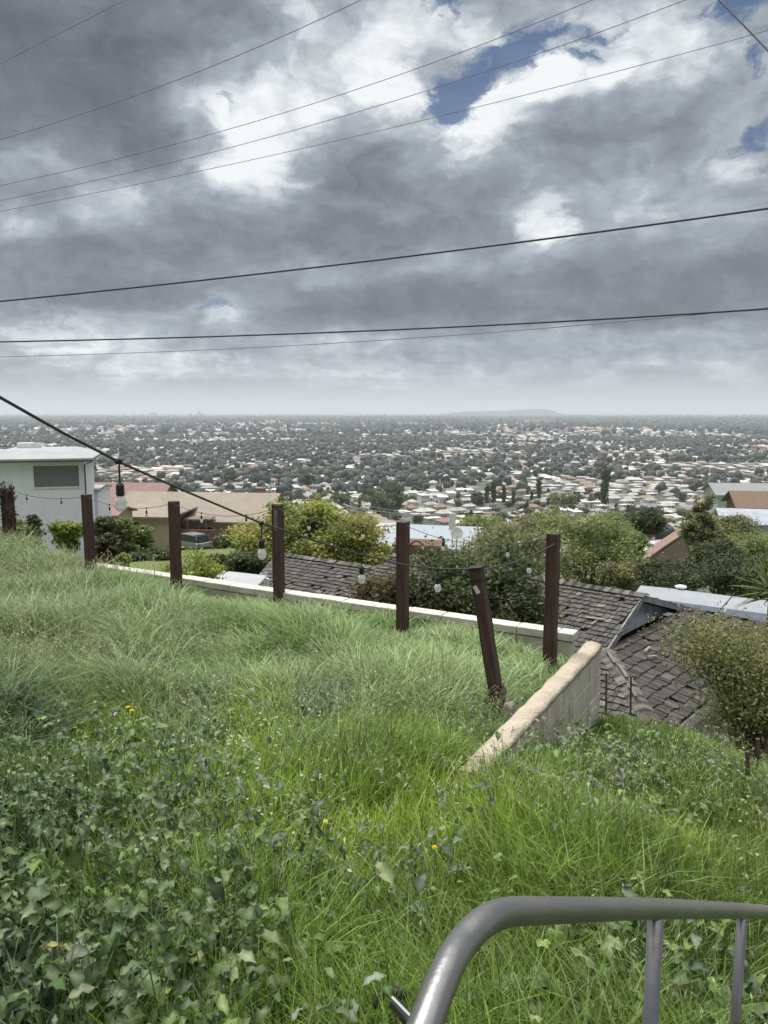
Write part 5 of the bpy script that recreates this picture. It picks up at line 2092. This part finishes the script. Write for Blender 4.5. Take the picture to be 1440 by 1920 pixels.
col[dry] = np.array([.33, .31, .18]) * g.uniform(.7, 1.2, (dry.sum(), 1))
blades(bt, p, h, w, az, lean, curl, col)
o = link_mesh('grass', bt.mesh('grass'), M_grass)
tag(o, 'long green and silvery wild grass covering the slope', 'grass', kind='stuff')

# seed stalks of wild oats: thin pale stems with drooping husks
bt = Batch()
x, y, s, t = scatter(17000, 1.9, 12, 1.6)
terr = ((s < SW) & (t < TW + .05))
keep = (g.random(len(x)) < np.where(terr, .20 + .8 * sm(y, 4, 6), .22)) & (fbm(x + 3, y + 8) > .42) & ~((t > TW - 1.2) & terr & (s > -7))
x, y = x[keep], y[keep]
n_ = len(x)
p = np.stack([x, y, ground_z(x, y)], -1)
h = g.uniform(.24, .46, n_)
az = 2.6 + g.normal(0, .9, n_)
lean, curl = np.abs(g.normal(.25, .12, n_)), g.uniform(.1, .5, n_)
col = np.array([[.26, .29, .15]]) * g.uniform(.7, 1.3, (n_, 1))
blades(bt, p, h, np.full(n_, .0028) + .0003 * y, az, lean, curl, col)
husk = np.array([(0, 0, 0), (.3, -.11, 0), (1, 0, 0), (.3, .11, 0)])
for k in range(9):
    f = .62 + .38 * k / 8
    hor = h * (lean * f + curl * f ** 2.2)
    ver = h * (f - .55 * curl * f ** 3 * .8) * (1 - .25 * lean)
    loc = np.stack([x + hor * np.cos(az), y + hor * np.sin(az), p[:, 2] + ver], -1)
    bt.put(husk, [np.array([(0, 1, 2, 3)])], rot_mats(g.uniform(0, 6.28, n_), g.uniform(.2, 1.3, n_), g.uniform(-1, 1, n_)), loc, g.uniform(.024, .040, n_),
           np.array([[.42, .44, .27]]) * g.uniform(.7, 1.25, (n_, 1)))
o = link_mesh('seed_grass', bt.mesh('seed_grass'), M_grass)
tag(o, 'pale drooping seed heads of wild grass on the slope', 'grass', kind='stuff')


# broad-leaved weeds
def round_leaf(seed):
    q_ = np.random.default_rng(seed)
    n_ = 14
    a = np.linspace(.35, 2 * math.pi - .35, n_)
    lob = 1 + .13 * np.cos(a * 5 + q_.uniform(0, 6)) + q_.normal(0, .03, n_)
    mid = np.stack([.55 * lob * np.cos(a) + .0, .55 * lob * np.sin(a), .05 + .09 * np.cos(a * 5 + 1) + q_.normal(0, .03, n_)], -1)
    rim = np.stack([lob * np.cos(a), lob * np.sin(a), .16 * np.cos(a * 5 + 1) - .12 + q_.normal(0, .07, n_)], -1)
    v = np.concatenate([[(0, 0, 0)], mid, rim])
    v[:, 0] *= -1
    v[:, 0] += .25
    tri = np.array([(0, 1 + i, 2 + i) for i in range(n_ - 1)])
    qd = np.array([(1 + i, 1 + n_ + i, 2 + n_ + i, 2 + i) for i in range(n_ - 1)])
    return v, [tri, qd]


def lance_leaf(seed):
    q_ = np.random.default_rng(seed)
    rows = 8
    f = np.linspace(0, 1, rows)
    half = np.array([.05, .10, .19, .16, .26, .22, .15, .01]) * q_.uniform(.85, 1.15, rows)
    zc = .25 * f - .75 * f ** 2.2 * q_.uniform(.5, 1.2)
    v = []
    for i in range(rows):
        tw = q_.normal(0, .10)
        v += [(f[i], -half[i], zc[i] + .07 + tw), (f[i], 0, zc[i]), (f[i], half[i], zc[i] + .07 - tw)]
    fc = []
    for i in range(rows - 1):
        for j in range(2):
            fc.append((3 * i + j, 3 * i + j + 1, 3 * i + j + 4, 3 * i + j + 3))
    return np.array(v), [np.array(fc)]


RL, LL = [round_leaf(k) for k in range(5)], [lance_leaf(k + 20) for k in range(6)]


def weeds(bt_, x, y, kind, hmax, lsize, tones, leaves=(6, 13)):
    n_ = len(x)
    z = ground_z(x, y)
    nl = g.integers(leaves[0], leaves[1], n_)
    own = np.repeat(np.arange(n_), nl)
    m_ = len(own)
    az = g.uniform(0, 6.28, m_)
    hh = hmax[own] * g.uniform(.35, 1.0, m_)
    spread = hmax[own] * g.uniform(.15, .75, m_)
    top = np.stack([x[own] + spread * np.cos(az), y[own] + spread * np.sin(az), z[own] + hh], -1)
    tone = np.array(tones)[g.integers(0, len(tones), n_)] * g.uniform(.75, 1.25, (n_, 1))
    col = tone[own] * g.uniform(.75, 1.35, (m_, 1)) * g.uniform(.94, 1.06, (m_, 3))
    # petioles
    P0 = np.stack([x[own], y[own], z[own]], -1)
    side_ = np.stack([-np.sin(az), np.cos(az), np.zeros(m_)], -1) * .0028
    mid = (P0 + top) / 2 + np.array([0, 0, 1]) * (hh * .12)[:, None]
    v = np.stack([P0 - side_, P0 + side_, mid - side_, mid + side_, top - side_ * .7, top + side_ * .7], 1)
    bs = (np.arange(m_) * 6)[:, None, None]
    bt_.raw(v.reshape(-1, 3), [(np.array([(0, 1, 3, 2), (2, 3, 5, 4)])[None] + bs).reshape(-1, 4)], np.repeat(col * 1.25, 6, 0))
    sz = lsize[own] * g.uniform(.45, 1.2, m_)
    T_ = RL if kind == 'round' else LL
    vi = g.integers(0, len(T_), m_)
    tilt = g.normal(.25, .40, m_) if kind == 'round' else g.normal(-.15, .4, m_)
    M = rot_mats(az + g.normal(0, .5, m_), tilt, g.normal(0, .35, m_))
    for k in range(len(T_)):
        q_ = vi == k
        nv_ = len(T_[k][0])
        vein = np.ones(nv_)
        if kind == 'round':
            vein[0] = 1.5
            vein[1:15] = 1 + .22 * np.cos(np.arange(14) * math.pi)
            vein[15:] = .88 + .10 * np.cos(np.arange(14) * math.pi)
        else:
            vein[1::3] = 1.45
            vein[0::3] = .85
            vein[2::3] = .95
        cc = np.repeat(col[q_][:, None], nv_, 1) * vein[None, :, None] * g.uniform(.85, 1.15, (q_.sum(), nv_, 1))
        yel = g.random(q_.sum()) < .003
        cc[yel] = cc[yel] * np.array([1.9, 1.45, .8])
        bt_.put(T_[k][0], T_[k][1], M[q_], top[q_], sz[q_], cc)


bt = Batch()
WT = ((.105, .165, .046), (.13, .195, .054), (.080, .13, .042), (.15, .195, .080))
GREY = ((.12, .155, .10), (.15, .18, .13), (.085, .12, .07))
x, y, s, t = scatter(6800, 1.75, 6.2, 1.4)
lft = -x / y
mk = sm(lft + .30 * (fbm(x * 1.3 + 2, y * 1.3) - .5), .02, .20) * (.18 + .82 * sm(3.9 - y, 0, 1.2)) * sm(5.4 - y, 0, 1.6)
mk2 = sm(fbm(x * 1.6 + 44, y * 1.6 + 9), .54, .62)
keep = g.random(len(x)) < np.maximum(mk * .46, .11 * mk2)
x, y = x[keep], y[keep]
close = sm(3.4 - y, 0, 1.4)
weeds(bt, x, y, 'round', .14 + .16 * g.random(len(x)) * (.6 + .6 * close), .016 + .024 * close * g.random(len(x)) + .012 * g.random(len(x)), WT)
x, y, s, t = scatter(6800, 1.75, 7.0, 1.4)
lft = -x / y
mk = sm(lft + .35 * (fbm(x * 1.1 + 20, y * 1.1 + 6) - .5), -.02, .22) * (.30 + .70 * sm(4.3 - y, 0, 1.4)) * sm(6.0 - y, 0, 1.8)
mk2 = sm(fbm(x * 1.4 + 80, y * 1.4 + 29), .54, .62)
keep = g.random(len(x)) < np.maximum(mk * .48, .20 * mk2)
x, y = x[keep], y[keep]
close = sm(3.6 - y, 0, 1.6)
weeds(bt, x, y, 'lance', .12 + .18 * g.random(len(x)), .045 + .06 * close * g.random(len(x)) + .03 * g.random(len(x)), WT + GREY, (5, 12))
# a few big drooping leaves in the near corner
x, y, s, t = scatter(900, 1.7, 2.9, 1.2)
keep = (-x / y > .20) & (g.random(len(x)) < .24)
x, y = x[keep], y[keep]
weeds(bt, x, y, 'lance', .20 + .16 * g.random(len(x)), .07 + .06 * g.random(len(x)), ((.055, .075, .035), (.06, .09, .045), (.09, .115, .075)), (4, 8))
for k_, hm, n0 in (('lance', .30, 3600), ('round', .22, 900)):
    x, y, s, t = scatter(int(n0 * 1.35), 1.75, 4.2, 1.3)
    mk = sm(-x / y + .22 * (fbm(x * 1.5 + 70, y * 1.5 + 5) - .5), .12, .30) * sm(4.2 - y, 0, 1.0)
    keep = g.random(len(x)) < mk * (.19 + .12 * sm(2.9 - y, 0, .8))
    x, y = x[keep], y[keep]
    weeds(bt, x, y, k_, hm + .20 * g.random(len(x)), (.045 if k_ == 'lance' else .018) + (.055 if k_ == 'lance' else .02) * g.random(len(x)),
          ((.068, .105, .038), (.09, .135, .045), (.055, .088, .036), (.13, .165, .10)), (8, 15))
o = link_mesh('weeds', bt.mesh('weeds', smooth=True), M_weed)
tag(o, 'broad-leaved green weeds growing thickly among the grass', 'weeds', kind='stuff')

# small white blossoms on thin stems
bt = Batch()
x, y, s, t = scatter(9000, 1.9, 8, 1.4)
lft = x / y
clus = sm(fbm(x * 1.7 + 9, y * 1.7 + 70), .48, .6)
mk = np.exp(-((lft + .22) / .17) ** 2) * sm(y, 2.5, 3.6) * sm(5.8 - y, 0, 1.2)
keep = g.random(len(x)) < np.maximum(mk * .55 * (.2 + clus), .016)
x, y = x[keep], y[keep]
n_ = len(x)
h = g.uniform(.14, .30, n_) + .04
az = g.uniform(0, 6.28, n_)
z = ground_z(x, y)
blades(bt, np.stack([x, y, z], -1), h, np.full(n_, .0022), az, np.full(n_, .15), np.full(n_, .1), np.repeat(np.array([[.10, .15, .05]]), n_, 0))
hor = h * .25
top = np.stack([x + hor * np.cos(az), y + hor * np.sin(az), z + h * (1 - .055 * .8) * (1 - .25 * .15)], -1)
pet = np.array([(0, 0, 0), (.55, -.28, .1), (1, 0, .18), (.55, .28, .1)])
for k in range(5):
    bt.put(pet, [np.array([(0, 1, 2, 3)])], rot_mats(az + k * 1.2566, g.normal(-.2, .25, n_), np.zeros(n_)), top, .006 + .006 * g.random(n_) + .0006 * y,
           np.repeat(np.array([[.66, .68, .60]]), n_, 0))
o = link_mesh('white_blossoms', bt.mesh('white_blossoms'), M_grass)
tag(o, 'tiny white blossoms dotted through the weeds', 'blossoms', kind='stuff')

# yellow flowers
M_yel = mat('yellow_petal', (.75, .60, .03), .6, transl=.2)
M_stem = mat('green_stem', (.11, .16, .05), .6)
yl = [(132, 1722, 2.55, 'yellow flower low among the large dark leaves near the picture corner'), (281, 1640, 2.75, 'yellow flower beside curled grey-green leaves in the weeds'),
      (412, 1843, 2.3, 'bright yellow flower at the meeting of weeds and short grass'), (240, 1327, 4.6, 'yellow flower head in the white blossom patch'),
      (247, 1333, 4.55, 'second yellow flower head touching the one in the white blossom patch'), (610, 1543, 3.15, 'small yellow pair-bloom in the open grass'),
      (1060, 1873, 2.45, 'yellow flower in grass between the rail bend and first baluster'), (1062, 1908, 2.38, 'lower yellow flower on the stem line between rail bend and first baluster'),
      (108, 1908, 2.15, 'pale yellow flower at the very bottom of the weeds'), (815, 1590, 2.95, 'tiny yellow flower in grass above the rail bend')]
for i, (px, py, Y, lab) in enumerate(yl):
    q_ = P(px, py, Y)
    gz = float(ground_z(q_[0], q_[1]))
    fl = empty('yellow_flower', (q_[0], q_[1], gz))
    tag(fl, lab, 'flower', 'yellow flowers in the grass')
    hh = q_[2] - gz
    b = MB()
    b.tube([(.03, .01, 0), (.012, .0, hh * .5), (0, 0, hh)], .0018, 5)
    b.build('stem', M_stem, fl)
    b = MB()
    r0 = .013 if Y < 4 else .017
    for k in range(8):
        a = k * math.pi / 4
        for sc, up_z in ((1.0, .004), (.65, .009)):
            ca, sa_ = math.cos(a + (.39 if sc < 1 else 0)), math.sin(a + (.39 if sc < 1 else 0))
            pp = [(0, 0, hh), (ca * r0 * .6 * sc - sa_ * r0 * .3, sa_ * r0 * .6 * sc + ca * r0 * .3, hh + up_z), (ca * r0 * sc, sa_ * r0 * sc, hh + up_z), (ca * r0 * .6 * sc + sa_ * r0 * .3, sa_ * r0 * .6 * sc - ca * r0 * .3, hh + up_z)]
            b.add(pp, [(0, 1, 2, 3)])
    b.build('blossom', M_yel, fl)

# ------------------------------------------------------------------ the air
HZ = bpy.data.materials.new('haze')
HZ.use_nodes = True
nt = HZ.node_tree
nt.nodes.remove(nt.nodes['Principled BSDF'])
pv = nt.nodes.new('ShaderNodeVolumePrincipled')
pv.inputs['Color'].default_value = (.80, .87, .95, 1)
pv.inputs['Density'].default_value = 8.5e-5
pv.inputs['Anisotropy'].default_value = .15
nt.links.new(pv.outputs[0], nt.nodes['Material Output'].inputs['Volume'])
b = MB()
b.hexa([(-64000, -3000, -112), (64000, -3000, -112), (64000, 66000, -112), (-64000, 66000, -112), (-64000, -3000, 190), (64000, -3000, 190), (64000, 66000, 190), (-64000, 66000, 190)])
o = b.build('haze', HZ)
tag(o, 'thin pale haze over the whole plain', 'haze', kind='stuff')
